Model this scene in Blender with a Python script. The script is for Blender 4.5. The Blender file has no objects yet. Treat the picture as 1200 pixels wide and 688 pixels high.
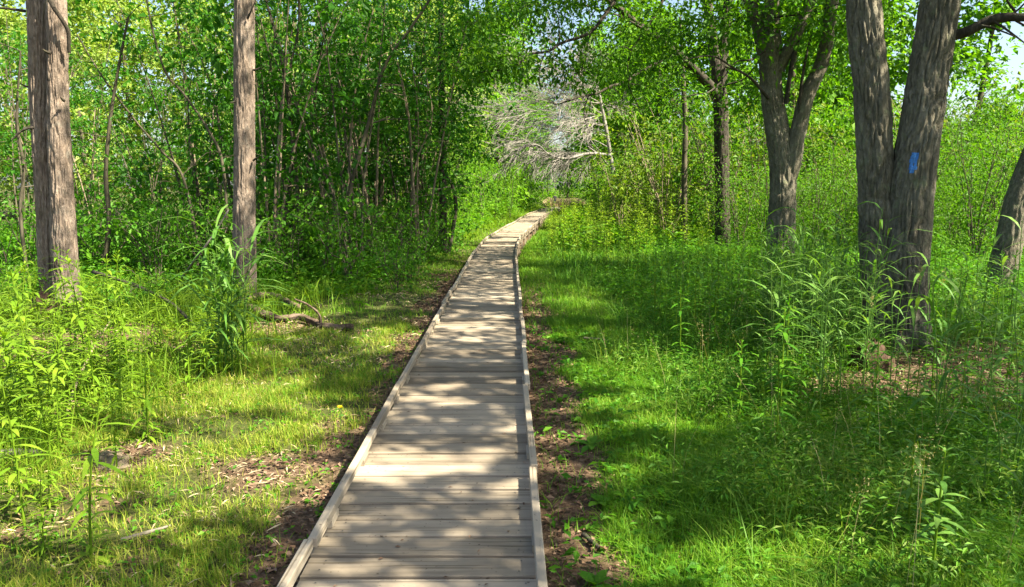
import bpy, math
import numpy as np
from mathutils import Vector

# ------------------------------------------------------------------ camera, sky, sun
sc = bpy.context.scene
COL = sc.collection
PI = math.pi
CAM_H, PITCH, FPX = 1.6, math.radians(8.18), 870.0
cam_d = bpy.data.cameras.new('camera')
cam_d.sensor_width = 36.0
cam_d.lens = 36.0 * FPX / 1200.0
cam_d.clip_start, cam_d.clip_end = 0.05, 2000.0
cam = bpy.data.objects.new('camera', cam_d)
COL.objects.link(cam)
cam.location = (0, 0, CAM_H)
cam.rotation_euler = (PI / 2 - PITCH, 0, 0)
sc.camera = cam

SUN_EL = math.radians(50.0)
SUN_AZ = math.radians(26.0)          # from the right, a little behind the camera
SUN_DIR = np.array([math.cos(SUN_EL) * math.cos(SUN_AZ), -math.cos(SUN_EL) * math.sin(SUN_AZ), math.sin(SUN_EL)])
SUN_DIR /= np.linalg.norm(SUN_DIR)
w = bpy.data.worlds.new('World')
sc.world = w
w.use_nodes = True
nt = w.node_tree
bg = nt.nodes['Background']
sky = nt.nodes.new('ShaderNodeTexSky')
sky.sky_type = 'NISHITA'
sky.sun_disc = False
sky.sun_elevation = SUN_EL
sky.sun_rotation = math.radians(90.0) + SUN_AZ
sky.air_density, sky.dust_density, sky.ozone_density = 1.0, 2.5, 0.6
nt.links.new(sky.outputs[0], bg.inputs[0])
bg.inputs[1].default_value = 0.058
sun_d = bpy.data.lights.new('sun', 'SUN')
sun_d.energy = 5.0
sun_d.angle = math.radians(0.45)
sun_d.color = (1.0, 0.90, 0.71)
sun = bpy.data.objects.new('sun', sun_d)
COL.objects.link(sun)
sun.rotation_euler = Vector(SUN_DIR).to_track_quat('Z', 'Y').to_euler()

vs = sc.view_settings
vs.view_transform = 'Standard'
vs.look = 'None'
vs.exposure = 2.35
vs.gamma = 1.0
vs.use_curve_mapping = False
sc.cycles.max_bounces = 7
sc.cycles.diffuse_bounces = 4
sc.cycles.glossy_bounces = 2
sc.cycles.transmission_bounces = 4
sc.cycles.transparent_max_bounces = 4
sc.cycles.use_denoising = True
sc.cycles.sample_clamp_indirect = 6.0

# ------------------------------------------------------------------ numbers
def hash01(ix, iy, seed):
    ix = np.asarray(ix).astype(np.int64); iy = np.asarray(iy).astype(np.int64)
    h = (ix * 374761393 + iy * 668265263 + seed * 1442695041) & 0xFFFFFFFF
    h = ((h ^ (h >> 13)) * 1274126177) & 0xFFFFFFFF
    h = (h ^ (h >> 16)) & 0xFFFFFFFF
    h = (h * 2246822519) & 0xFFFFFFFF
    h = h ^ (h >> 15)
    return (h & 0xFFFFFF) / float(0xFFFFFF)

def vnoise(x, y, seed=0, per=0):
    x = np.asarray(x, float); y = np.asarray(y, float)
    ix = np.floor(x); iy = np.floor(y)
    fx = x - ix; fy = y - iy
    fx = fx * fx * (3 - 2 * fx); fy = fy * fy * (3 - 2 * fy)
    ix1 = ix + 1
    if per:
        ix = np.mod(ix, per); ix1 = np.mod(ix1, per)
    a = hash01(ix, iy, seed); b = hash01(ix1, iy, seed)
    c = hash01(ix, iy + 1, seed); d = hash01(ix1, iy + 1, seed)
    return (a * (1 - fx) + b * fx) * (1 - fy) + (c * (1 - fx) + d * fx) * fy

def fbm(x, y, seed=0, oct=3):
    s = 0; amp = 0.5; t = 0
    for o in range(oct):
        s = s + amp * vnoise(x * 2 ** o, y * 2 ** o, seed + o * 17); t += amp; amp *= 0.5
    return s / t

def sstep(a, b, x):
    t = np.clip((np.asarray(x, float) - a) / (b - a), 0, 1)
    return t * t * (3 - 2 * t)

def unit(v):
    v = np.asarray(v, float)
    return v / np.maximum(np.linalg.norm(v, axis=-1, keepdims=True), 1e-9)

def at(px, py, d):
    """the place seen at picture point (px, py) at distance d along the walk"""
    u = (px - 600.0) / FPX; v = (344.0 - py) / FPX
    cp, sp = math.cos(PITCH), math.sin(PITCH)
    dy = cp + v * sp; dz = -sp + v * cp
    t = d / dy
    return np.array([u * t, d, CAM_H + dz * t])

# the centre line of the walk, its height, and the ground
_PY = np.array([-3, 0, 3, 10, 14, 17, 20.5, 23.5, 26.5, 32, 42, 50, 62, 80, 110, 160.])
_PX = np.array([-.375, -.375, -.38, -.395, -.40, -.42, -.36, -.22, .0, .52, 1.32, 2.25, 3.5, 4.7, 6.3, 8.])
_ys = np.arange(-3, 160, 0.1)
_xs = np.interp(_ys, _PY, _PX)
_k = np.hanning(61); _k /= _k.sum()
_xs[30:-30] = np.convolve(_xs, _k, 'valid')
def walk_x(y): return np.interp(y, _ys, _xs)
def walk_z(y):
    y = np.asarray(y, float)
    return -1.2 * sstep(46, 112, y) + 0.012 * np.sin(y * 0.9) * sstep(10, 20, y)
def gz(x, y):
    x = np.asarray(x, float); y = np.asarray(y, float)
    off = np.abs(x - walk_x(y))
    z = -0.13 - 0.26 * sstep(13, 21, y) * (0.4 + 0.6 * sstep(-1.5, 0.6, x - walk_x(y)))
    z = z - 1.2 * sstep(46, 112, y)
    bump = (fbm(x * 0.55, y * 0.55, 5, 3) - 0.5) * 0.22 + (vnoise(x * 3.1, y * 3.1, 9) - 0.5) * 0.03
    z = z + bump * sstep(0.5, 2.0, off)
    z = z + 0.12 * sstep(2.5, 8, off)
    return z - 0.02 * np.exp(-(off / 0.7) ** 2)

def blobs(x, y, lst):
    s = np.zeros(np.shape(x))
    for bx, by, rx, ry, wt in lst:
        s = s + wt * np.exp(-(((x - bx) / rx) ** 2 + ((y - by) / ry) ** 2))
    return s

BARE = [(-2.75, 9.0, .75, .55, 1.2), (-2.5, 4.6, .35, .3, .9), (-4.5, 7.5, 1.3, 1.1, 1.2), (-1.75, 3.7, .3, .25, .35),
        (3.7, 6.3, 1.2, .55, 1.3), (4.6, 7.4, .9, .7, 1.0), (-5.6, 9.4, .9, .6, .9), (-1.5, 4.2, .25, .5, .7), (-3.6, 5.6, .4, .3, .7),
        (-1.9, 3.2, .4, .25, .35), (-1.75, 4.6, .5, .25, .4), (-1.35, 5.4, .3, .4, .5), (-2.6, 3.6, .4, .3, .5), (-2.2, 4.1, .35, .2, .35)]
def bare(x, y):
    rel = x - walk_x(y)
    n = fbm(x * 1.9, y * 1.9, 31, 3) - .5
    left = sstep(-.98 - .0, -.82, rel + n * .75) * sstep(-.3, -.6, rel)
    right = sstep(1.02, .86, rel + n * .55) * sstep(.3, .6, rel) * sstep(16, 9, y)
    left = left * sstep(24, 12, y)
    b = blobs(x, y, BARE) + (fbm(x * 2.3, y * 2.3, 77, 3) - .5) * 1.1
    under = sstep(.45, .52, np.abs(rel))
    return np.clip(np.maximum(np.maximum(left, right), sstep(.35, .8, b)) , 0, 1) * under + (1 - under)

# where the sun reaches the ground through gaps in the crowns
LIT = [(-1.9, 4.1, 1.0, .75, .85), (-1.6, 5.1, .8, .45, .6), (-3.3, 4.2, .8, .9, .5), (-2.1, 6.1, .7, .35, .5), (-1.5, 8.2, .5, .6, .5),
       (-4.4, 7.4, 1.3, 1.3, .7), (-4.0, 5.6, 1.2, .8, .55), (-2.9, 9.4, .9, .7, .8), (1.0, 6.8, .45, .5, .6), (.75, 5.6, .3, .4, .4), (1.9, 5.4, .5, .4, .35),
       (3.7, 6.4, 1.4, .6, .8), (2.6, 7.6, .9, .6, .2), (2.6, 8.6, 1.2, .8, -.35), (-.3, 21.5, 1.6, 1.7, .5), (1.0, 11.5, .6, .9, .5), (.9, 15, .8, .9, .45), (-1.6, 14, .5, 1.2, .4), (-2, 20, 1, 2, .5),
       (0, 32, 8, 7, 1.0), (3, 24, 3, 3.5, .6), (-1.9, 3.0, .6, .3, -.6), (-1.2, 6.9, .7, .35, -.5), (2.2, 4.0, .8, .8, -.3), (2.4, 5.6, .6, .8, -.3), (-7.5, 13, 2.2, 2.6, .5), (-3.6, 15.5, 2.6, 4, -.35), (3.0, 9.5, 1.6, 2.4, -.3), (-.4, 9, .6, 4, .27), (1.3, 9.5, .7, 2.2, .25), (1.8, 6.0, .6, .6, .3), (-.3, 12, .7, 1.2, -.25),
       (-.4, 2.9, .7, .6, -.5), (2.3, 3.6, .9, 1.0, -.5), (2.6, 4.8, .9, .6, -.4), (1.1, 3.0, .6, .55, .6), (1.6, 4.3, .6, .35, .5), (1.2, 5.2, .4, .3, .4), (.8, 4.6, .3, .3, .35), (2.4, 6.8, .9, .7, .45), (2.5, 10, 2, 2, -.4), (-4, 17, 3, 4, -.5), (-.4, 18.3, .8, .8, -.4)]
def lit(x, y):
    n = fbm(x * 1.0 + 3, y * 1.9, 123, 2) - .5
    n2 = fbm(x * 3.2, y * 5.5, 131, 2) - .5
    return sstep(.17, .30, blobs(x, y, LIT) * .8 + n * 1.0 + n2 * .95)

# ------------------------------------------------------------------ materials
def new_mat(name):
    m = bpy.data.materials.new(name); m.use_nodes = True
    nt = m.node_tree; nt.nodes.clear()
    out = nt.nodes.new('ShaderNodeOutputMaterial')
    return m, nt, out
def N(nt, typ, **kw):
    n = nt.nodes.new(typ)
    for k, v in kw.items():
        if k.startswith('i_'):
            n.inputs[k[2:].replace('_', ' ')].default_value = v
        else:
            setattr(n, k, v)
    return n
def ramp(nt, stops, interp='LINEAR'):
    r = nt.nodes.new('ShaderNodeValToRGB'); r.color_ramp.interpolation = interp
    els = r.color_ramp.elements
    while len(els) < len(stops): els.new(0.5)
    for e, (p, c) in zip(els, stops):
        e.position = p; e.color = (*c, 1)
    return r
def leaf_mat(name, cols, trans=.42, tint=(1.25, 1.2, .45), rough=.55, patch=.35, spec=.22, scale=.6):
    m, nt, out = new_mat(name)
    L = nt.links.new
    geo = N(nt, 'ShaderNodeNewGeometry')
    obj = N(nt, 'ShaderNodeObjectInfo')
    tc = N(nt, 'ShaderNodeTexCoord')
    nz = N(nt, 'ShaderNodeTexNoise', i_Scale=scale, i_Detail=2.0)
    L(tc.outputs['Object'], nz.inputs['Vector'])
    m1 = N(nt, 'ShaderNodeMath', operation='MULTIPLY'); m1.inputs[1].default_value = 1 - patch
    L(geo.outputs['Random Per Island'], m1.inputs[0])
    m2 = N(nt, 'ShaderNodeMath', operation='MULTIPLY_ADD'); m2.inputs[1].default_value = patch
    L(nz.outputs[0], m2.inputs[0]); L(m1.outputs[0], m2.inputs[2])
    m3 = N(nt, 'ShaderNodeMath', operation='MULTIPLY_ADD'); m3.inputs[1].default_value = .16
    L(obj.outputs['Random'], m3.inputs[0]); L(m2.outputs[0], m3.inputs[2])
    r = ramp(nt, [(.05 + .95 * i / (len(cols) - 1), c) for i, c in enumerate(cols)])
    L(m3.outputs[0], r.inputs[0])
    p = N(nt, 'ShaderNodeBsdfPrincipled'); p.inputs['Roughness'].default_value = rough
    p.inputs['Specular IOR Level'].default_value = spec
    L(r.outputs[0], p.inputs['Base Color'])
    mx = N(nt, 'ShaderNodeMix', data_type='RGBA', blend_type='MULTIPLY'); mx.inputs[0].default_value = 1
    mx.inputs[7].default_value = (*tint, 1)
    L(r.outputs[0], mx.inputs[6])
    t = N(nt, 'ShaderNodeBsdfTranslucent'); L(mx.outputs[2], t.inputs[0])
    ms = N(nt, 'ShaderNodeMixShader'); ms.inputs[0].default_value = trans
    L(p.outputs[0], ms.inputs[1]); L(t.outputs[0], ms.inputs[2])
    L(ms.outputs[0], out.inputs[0])
    return m
def bark_mat(name, cols, scale=14, stretch=.16, bump=.6, spots=None):
    m, nt, out = new_mat(name)
    L = nt.links.new
    tc = N(nt, 'ShaderNodeTexCoord')
    mp = N(nt, 'ShaderNodeMapping'); mp.inputs['Scale'].default_value = (1, 1, stretch)
    L(tc.outputs['Object'], mp.inputs['Vector'])
    n1 = N(nt, 'ShaderNodeTexNoise', i_Scale=scale, i_Detail=6.0, i_Roughness=.65, i_Distortion=.6)
    n2 = N(nt, 'ShaderNodeTexNoise', i_Scale=2.2, i_Detail=3.0)
    L(mp.outputs[0], n1.inputs['Vector']); L(tc.outputs['Object'], n2.inputs['Vector'])
    a = N(nt, 'ShaderNodeMath', operation='MULTIPLY_ADD'); a.inputs[1].default_value = .45
    b = N(nt, 'ShaderNodeMath', operation='MULTIPLY'); b.inputs[1].default_value = .6
    L(n1.outputs[0], b.inputs[0]); L(n2.outputs[0], a.inputs[0]); L(b.outputs[0], a.inputs[2])
    r = ramp(nt, [(.3 + .45 * i / (len(cols) - 1), c) for i, c in enumerate(cols)])
    L(a.outputs[0], r.inputs[0])
    if spots:
        n3 = N(nt, 'ShaderNodeTexNoise', i_Scale=9.0, i_Detail=5.0, i_Roughness=.7); L(tc.outputs['Object'], n3.inputs['Vector'])
        f3 = ramp(nt, [(.56, (0, 0, 0)), (.66, (.8, .8, .8))]); L(n3.outputs[0], f3.inputs[0])
        m3 = N(nt, 'ShaderNodeMix', data_type='RGBA'); L(f3.outputs[0], m3.inputs[0]); L(r.outputs[0], m3.inputs[6]); m3.inputs[7].default_value = (*spots, 1)
        n4 = N(nt, 'ShaderNodeTexVoronoi', i_Scale=17.0); L(mp.outputs[0], n4.inputs['Vector'])
        f4 = ramp(nt, [(.0, (.62, .6, .58)), (.16, (1, 1, 1)), (.55, (1, 1, 1)), (.75, (1.25, 1.22, 1.18))]); L(n4.outputs['Distance'], f4.inputs[0])
        r = N(nt, 'ShaderNodeMix', data_type='RGBA', blend_type='MULTIPLY'); r.inputs[0].default_value = 1
        L(m3.outputs[2], r.inputs[6]); L(f4.outputs[0], r.inputs[7]); r.outputs[0].name
    p = N(nt, 'ShaderNodeBsdfPrincipled'); p.inputs['Roughness'].default_value = .9
    p.inputs['Specular IOR Level'].default_value = .15
    L(r.outputs[2] if spots else r.outputs[0], p.inputs['Base Color'])
    bp = N(nt, 'ShaderNodeBump'); bp.inputs['Strength'].default_value = bump; bp.inputs['Distance'].default_value = .03
    L(n1.outputs[0], bp.inputs['Height']); L(bp.outputs[0], p.inputs['Normal'])
    L(p.outputs[0], out.inputs[0])
    return m
def plain_mat(name, col, rough=.8, noise=0.0, scale=20):
    m, nt, out = new_mat(name)
    p = N(nt, 'ShaderNodeBsdfPrincipled'); p.inputs['Roughness'].default_value = rough
    if noise:
        tc = N(nt, 'ShaderNodeTexCoord'); nz = N(nt, 'ShaderNodeTexNoise', i_Scale=scale, i_Detail=4.0)
        nt.links.new(tc.outputs['Object'], nz.inputs['Vector'])
        lo = tuple(c * (1 - noise) for c in col); hi = tuple(min(1, c * (1 + noise)) for c in col)
        r = ramp(nt, [(.3, lo), (.7, hi)]); nt.links.new(nz.outputs[0], r.inputs[0])
        nt.links.new(r.outputs[0], p.inputs['Base Color'])
    else:
        p.inputs['Base Color'].default_value = (*col, 1)
    nt.links.new(p.outputs[0], out.inputs[0])
    return m

def wood_mat(name, cols, axis):
    """weathered timber; axis = the grain's direction (0 = x, 1 = y)"""
    m, nt, out = new_mat(name); L = nt.links.new
    tc = N(nt, 'ShaderNodeTexCoord'); at_ = N(nt, 'ShaderNodeAttribute', attribute_name='board')
    s = [26, 26, 26]; s[axis] = 1.3
    add = N(nt, 'ShaderNodeVectorMath', operation='MULTIPLY_ADD')
    comb = N(nt, 'ShaderNodeCombineXYZ')
    for i in range(3): L(at_.outputs['Fac'], comb.inputs[i])
    add.inputs[1].default_value = (37, 37, 37)
    L(comb.outputs[0], add.inputs[0]); L(tc.outputs['Object'], add.inputs[2])
    mp = N(nt, 'ShaderNodeMapping'); mp.inputs['Scale'].default_value = s
    L(add.outputs[0], mp.inputs['Vector'])
    g = N(nt, 'ShaderNodeTexNoise', i_Scale=1.0, i_Detail=5.0, i_Roughness=.62, i_Distortion=.35)
    L(mp.outputs[0], g.inputs['Vector'])
    bl = N(nt, 'ShaderNodeTexNoise', i_Scale=2.6, i_Detail=3.0); L(tc.outputs['Object'], bl.inputs['Vector'])
    sp = N(nt, 'ShaderNodeTexNoise', i_Scale=46.0, i_Detail=1.0); L(tc.outputs['Object'], sp.inputs['Vector'])
    a = N(nt, 'ShaderNodeMath', operation='MULTIPLY'); a.inputs[1].default_value = .42; L(g.outputs[0], a.inputs[0])
    b = N(nt, 'ShaderNodeMath', operation='MULTIPLY_ADD'); b.inputs[1].default_value = .25
    L(bl.outputs[0], b.inputs[0]); L(a.outputs[0], b.inputs[2])
    c = N(nt, 'ShaderNodeMath', operation='MULTIPLY_ADD'); c.inputs[1].default_value = .36
    L(at_.outputs['Fac'], c.inputs[0]); L(b.outputs[0], c.inputs[2])
    r = ramp(nt, [(.28 + .45 * i / (len(cols) - 1), k) for i, k in enumerate(cols)])
    L(c.outputs[0], r.inputs[0])
    dr = ramp(nt, [(.0, (1, 1, 1)), (.70, (1, 1, 1)), (.76, (.45, .42, .38))]); L(sp.outputs[0], dr.inputs[0])
    s2 = [70, 70, 70]; s2[axis] = 1.6
    mp2 = N(nt, 'ShaderNodeMapping'); mp2.inputs['Scale'].default_value = s2; L(add.outputs[0], mp2.inputs['Vector'])
    g2 = N(nt, 'ShaderNodeTexNoise', i_Scale=1.0, i_Detail=2.0, i_Distortion=.5); L(mp2.outputs[0], g2.inputs['Vector'])
    cr = ramp(nt, [(0, (.42, .40, .36)), (.33, (.55, .53, .49)), (.42, (1, 1, 1))]); L(g2.outputs[0], cr.inputs[0])
    mc = N(nt, 'ShaderNodeMix', data_type='RGBA', blend_type='MULTIPLY'); mc.inputs[0].default_value = 1
    L(dr.outputs[0], mc.inputs[6]); L(cr.outputs[0], mc.inputs[7]); dr = mc
    mx = N(nt, 'ShaderNodeMix', data_type='RGBA', blend_type='MULTIPLY'); mx.inputs[0].default_value = 1
    L(r.outputs[0], mx.inputs[6]); L(dr.outputs[2], mx.inputs[7])
    p = N(nt, 'ShaderNodeBsdfPrincipled'); p.inputs['Roughness'].default_value = .82
    p.inputs['Specular IOR Level'].default_value = .25
    L(mx.outputs[2], p.inputs['Base Color'])
    bp = N(nt, 'ShaderNodeBump'); bp.inputs['Strength'].default_value = .35; bp.inputs['Distance'].default_value = .006
    L(g.outputs[0], bp.inputs['Height']); L(bp.outputs[0], p.inputs['Normal'])
    L(p.outputs[0], out.inputs[0])
    return m

def ground_mat():
    m, nt, out = new_mat('soil'); L = nt.links.new
    tc = N(nt, 'ShaderNodeTexCoord'); at_ = N(nt, 'ShaderNodeAttribute', attribute_name='bare')
    n1 = N(nt, 'ShaderNodeTexNoise', i_Scale=22.0, i_Detail=6.0, i_Roughness=.7)
    n2 = N(nt, 'ShaderNodeTexNoise', i_Scale=1.1, i_Detail=4.0)
    for n in (n1, n2): L(tc.outputs['Object'], n.inputs['Vector'])
    r1 = ramp(nt, [(.3, (.035, .022, .014)), (.5, (.10, .066, .042)), (.7, (.22, .155, .105))]); L(n1.outputs[0], r1.inputs[0])
    r2 = ramp(nt, [(.3, (.028, .040, .010)), (.55, (.055, .065, .018)), (.75, (.13, .11, .045))]); L(n1.outputs[0], r2.inputs[0])
    mx = N(nt, 'ShaderNodeMix', data_type='RGBA'); L(at_.outputs['Fac'], mx.inputs[0])
    L(r2.outputs[0], mx.inputs[6]); L(r1.outputs[0], mx.inputs[7])
    p = N(nt, 'ShaderNodeBsdfPrincipled'); p.inputs['Roughness'].default_value = .95; p.inputs['Specular IOR Level'].default_value = .1
    L(mx.outputs[2], p.inputs['Base Color'])
    bp = N(nt, 'ShaderNodeBump'); bp.inputs['Strength'].default_value = .8; bp.inputs['Distance'].default_value = .03
    L(n1.outputs[0], bp.inputs['Height']); L(bp.outputs[0], p.inputs['Normal'])
    L(p.outputs[0], out.inputs[0])
    return m

M = {}
M['soil'] = ground_mat()
M['deck'] = wood_mat('weathered_boards', [(.098, .079, .056), (.222, .184, .134), (.315, .268, .203)], 0)
M['rail'] = wood_mat('weathered_rail', [(.15, .125, .092), (.265, .225, .17), (.36, .312, .24)], 1)
M['cedar'] = bark_mat('cedar_bark', [(.05, .038, .029), (.18, .142, .113), (.345, .285, .235)], 34, .36, 1.0, (.19, .17, .14))
M['grey_bark'] = bark_mat('furrowed_bark', [(.032, .029, .021), (.118, .108, .08), (.245, .225, .178)], 38, .45, 1.0, (.15, .165, .10))
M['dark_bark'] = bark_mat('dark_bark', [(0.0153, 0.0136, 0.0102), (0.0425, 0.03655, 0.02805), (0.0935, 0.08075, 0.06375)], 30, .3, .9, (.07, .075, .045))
M['stem'] = bark_mat('shrub_stem', [(0.0255, 0.0238, 0.0153), (0.07225, 0.06375, 0.0425), (0.1445, 0.1275, 0.08925)], 20, .2, .3)
M['tan_stem'] = bark_mat('tan_stem', [(0.096, 0.076, 0.048), (0.192, 0.152, 0.104), (0.304, 0.248, 0.176)], 20, .2, .3)
M['dead'] = bark_mat('dead_wood', [(0.08, 0.068, 0.056), (0.168, 0.148, 0.124), (0.288, 0.256, 0.22)], 20, .3, .5)
M['bleached'] = bark_mat('bleached_wood', [(.13, .122, .106), (.20, .188, .165), (.30, .28, .25)], 14, .3, .3)
M['rotten'] = bark_mat('rotten_wood', [(.018, .011, .007), (.055, .034, .022), (.11, .074, .05)], 16, .6, .8)
M['log'] = bark_mat('log_bark', [(.022, .016, .011), (.085, .06, .042), (.22, .17, .13)], 12, .8, .6)
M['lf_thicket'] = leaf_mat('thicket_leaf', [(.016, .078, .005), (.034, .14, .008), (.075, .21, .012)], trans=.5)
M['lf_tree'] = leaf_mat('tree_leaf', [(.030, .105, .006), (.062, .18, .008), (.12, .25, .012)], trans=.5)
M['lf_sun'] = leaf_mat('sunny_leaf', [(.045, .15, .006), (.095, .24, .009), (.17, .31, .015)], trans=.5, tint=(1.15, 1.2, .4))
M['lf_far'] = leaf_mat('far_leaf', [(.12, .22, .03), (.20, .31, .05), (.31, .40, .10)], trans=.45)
M['lf_olive'] = leaf_mat('olive_leaf', [(.055, .12, .008), (.10, .19, .012), (.20, .27, .024)], trans=.45)
M['needle'] = leaf_mat('needle', [(.035, .065, .016), (.07, .11, .028), (.12, .155, .045)], trans=.2)
M['dark_needle'] = leaf_mat('dark_needle', [(.010, .026, .010), (.02, .042, .015), (.032, .06, .02)], trans=.12)
M['herb'] = leaf_mat('herb_leaf', [(.032, .13, .007), (.066, .21, .010), (.13, .28, .015)], trans=.45, scale=1.2)
M['weed'] = leaf_mat('weed_leaf', [(.08, .19, .010), (.14, .26, .014), (.21, .32, .024)], trans=.45)
M['lawn'] = leaf_mat('lawn_blade', [(.036, .14, .006), (.072, .21, .008), (.135, .275, .014), (.27, .30, .06)], trans=.4, scale=1.0, patch=.5)
M['yellow_lawn'] = leaf_mat('dry_lawn_blade', [(.06, .16, .008), (.14, .24, .014), (.26, .31, .035), (.44, .37, .13)], trans=.4, scale=1.0, patch=.5)
M['tall'] = leaf_mat('tall_blade', [(.030, .125, .008), (.056, .18, .012), (.105, .235, .018), (.21, .26, .05)], trans=.42, scale=.8, patch=.5)
M['goldenrod'] = leaf_mat('goldenrod_leaf', [(.11, .23, .012), (.18, .30, .016), (.27, .37, .03)], trans=.5)
M['reed'] = leaf_mat('reed_leaf', [(.05, .14, .022), (.085, .20, .03), (.15, .26, .05)], trans=.4)
M['seed'] = leaf_mat('seed_head', [(.18, .17, .07), (.30, .26, .12), (.42, .36, .2)], trans=.35)
M['litter'] = leaf_mat('dead_leaf', [(0.02975, 0.0187, 0.01275), (0.085, 0.0527, 0.034), (0.17, 0.1062, 0.068), (0.306, 0.2125, 0.1445)], trans=.1, tint=(1, .9, .7), rough=.8, patch=.15, spec=.1)
M['straw'] = leaf_mat('straw', [(0.221, 0.17, 0.0935), (0.34, 0.272, 0.1615), (0.4675, 0.391, 0.255)], trans=.1, tint=(1, .9, .7), rough=.8, patch=.1, spec=.1)
M['tan_reed'] = leaf_mat('tan_reed', [(.25, .2, .1), (.38, .31, .17), (.3, .32, .1)], trans=.3, tint=(1, .95, .7))
M['blaze'] = plain_mat('blue_paint', (.055, .2, .52), .7, .35, 70)
M['screw'] = plain_mat('screw_head', (.03, .028, .026), .5)
M['yellow'] = plain_mat('dandelion_yellow', (.8, .55, .01), .6)

# ------------------------------------------------------------------ mesh helpers
class MB:
    def __init__(self): self.v = []; self.f4 = []; self.f3 = []; self.n = 0; self.attr = {}; self.cur = 0; self.i4 = []; self.i3 = []
    def add(self, v, f4=None, f3=None, **attr):
        v = np.asarray(v, float).reshape(-1, 3)
        if f4 is not None and len(f4): self.f4.append(np.asarray(f4, np.int64) + self.n); self.i4.append(np.full(len(f4), self.cur))
        if f3 is not None and len(f3): self.f3.append(np.asarray(f3, np.int64) + self.n); self.i3.append(np.full(len(f3), self.cur))
        self.v.append(v); self.n += len(v)
        for k, a in attr.items(): self.attr.setdefault(k, []).append(np.broadcast_to(np.asarray(a, float), (len(v),)))
    def build(self, name, mat, parent=None, smooth=False, loc=None, mat2=None):
        me = bpy.data.meshes.new(name)
        v = np.concatenate(self.v) if self.v else np.zeros((0, 3))
        if loc is not None: v = v - np.asarray(loc, float)
        q = np.concatenate(self.f4) if self.f4 else np.zeros((0, 4), np.int64)
        t = np.concatenate(self.f3) if self.f3 else np.zeros((0, 3), np.int64)
        me.vertices.add(len(v)); me.vertices.foreach_set('co', v.astype(np.float32).ravel())
        nl = q.size + t.size
        me.loops.add(nl); me.loops.foreach_set('vertex_index', np.concatenate([q.ravel(), t.ravel()]).astype(np.int32))
        npoly = len(q) + len(t)
        me.polygons.add(npoly)
        ls = np.concatenate([np.arange(len(q)) * 4, q.size + np.arange(len(t)) * 3]).astype(np.int32)
        me.polygons.foreach_set('loop_start', ls)
        me.polygons.foreach_set('use_smooth', np.full(npoly, bool(smooth)))
        for k, a in self.attr.items():
            at_ = me.attributes.new(k, 'FLOAT', 'POINT'); at_.data.foreach_set('value', np.concatenate(a).astype(np.float32))
        me.update(calc_edges=True)
        me.materials.append(mat)
        if mat2 is not None:
            me.materials.append(mat2); me.polygons.foreach_set('material_index', np.concatenate(self.i4 + self.i3).astype(np.int32))
        o = bpy.data.objects.new(name, me); COL.objects.link(o)
        if parent is not None: o.parent = parent
        if loc is not None and parent is None: o.location = loc
        return o

def tag(o, label=None, cat=None, group=None, kind=None):
    if label: o['label'] = label
    if cat: o['category'] = cat
    if group: o['group'] = group
    if kind: o['kind'] = kind
    return o
def thing(name, loc, label, cat, group=None):
    o = bpy.data.objects.new(name, None); o.empty_display_size = .2
    COL.objects.link(o); o.location = [float(c) for c in loc]
    return tag(o, label, cat, group)
def copy_thing(root, loc, rz=0., s=1., label=None, group=None, tilt=(0, 0)):
    r = root.copy(); COL.objects.link(r)
    r.location = [float(c) for c in loc]; r.rotation_euler = (tilt[0], tilt[1], rz); r.scale = (s, s, s)
    if label: r['label'] = label
    if group: r['group'] = group
    for ch in list(root.children):
        c = ch.copy(); COL.objects.link(c); c.parent = r
        for g in list(ch.children):
            d = g.copy(); COL.objects.link(d); d.parent = c
    return r

def resample(pts, n):
    pts = np.asarray(pts, float)
    m = len(pts)
    if m == 2:
        t = np.linspace(0, 1, n)[:, None]; return pts[0] * (1 - t) + pts[1] * t
    P = np.vstack([2 * pts[0] - pts[1], pts, 2 * pts[-1] - pts[-2]])
    seg = np.linalg.norm(np.diff(pts, axis=0), axis=1); cum = np.concatenate([[0], np.cumsum(seg)])
    s = np.linspace(0, cum[-1], n); i = np.clip(np.searchsorted(cum, s, 'right') - 1, 0, m - 2)
    u = ((s - cum[i]) / np.maximum(seg[i], 1e-9))[:, None]
    p0, p1, p2, p3 = P[i], P[i + 1], P[i + 2], P[i + 3]
    return .5 * (2 * p1 + (p2 - p0) * u + (2 * p0 - 5 * p1 + 4 * p2 - p3) * u ** 2 + (3 * p1 - p0 - 3 * p2 + p3) * u ** 3)

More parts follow.
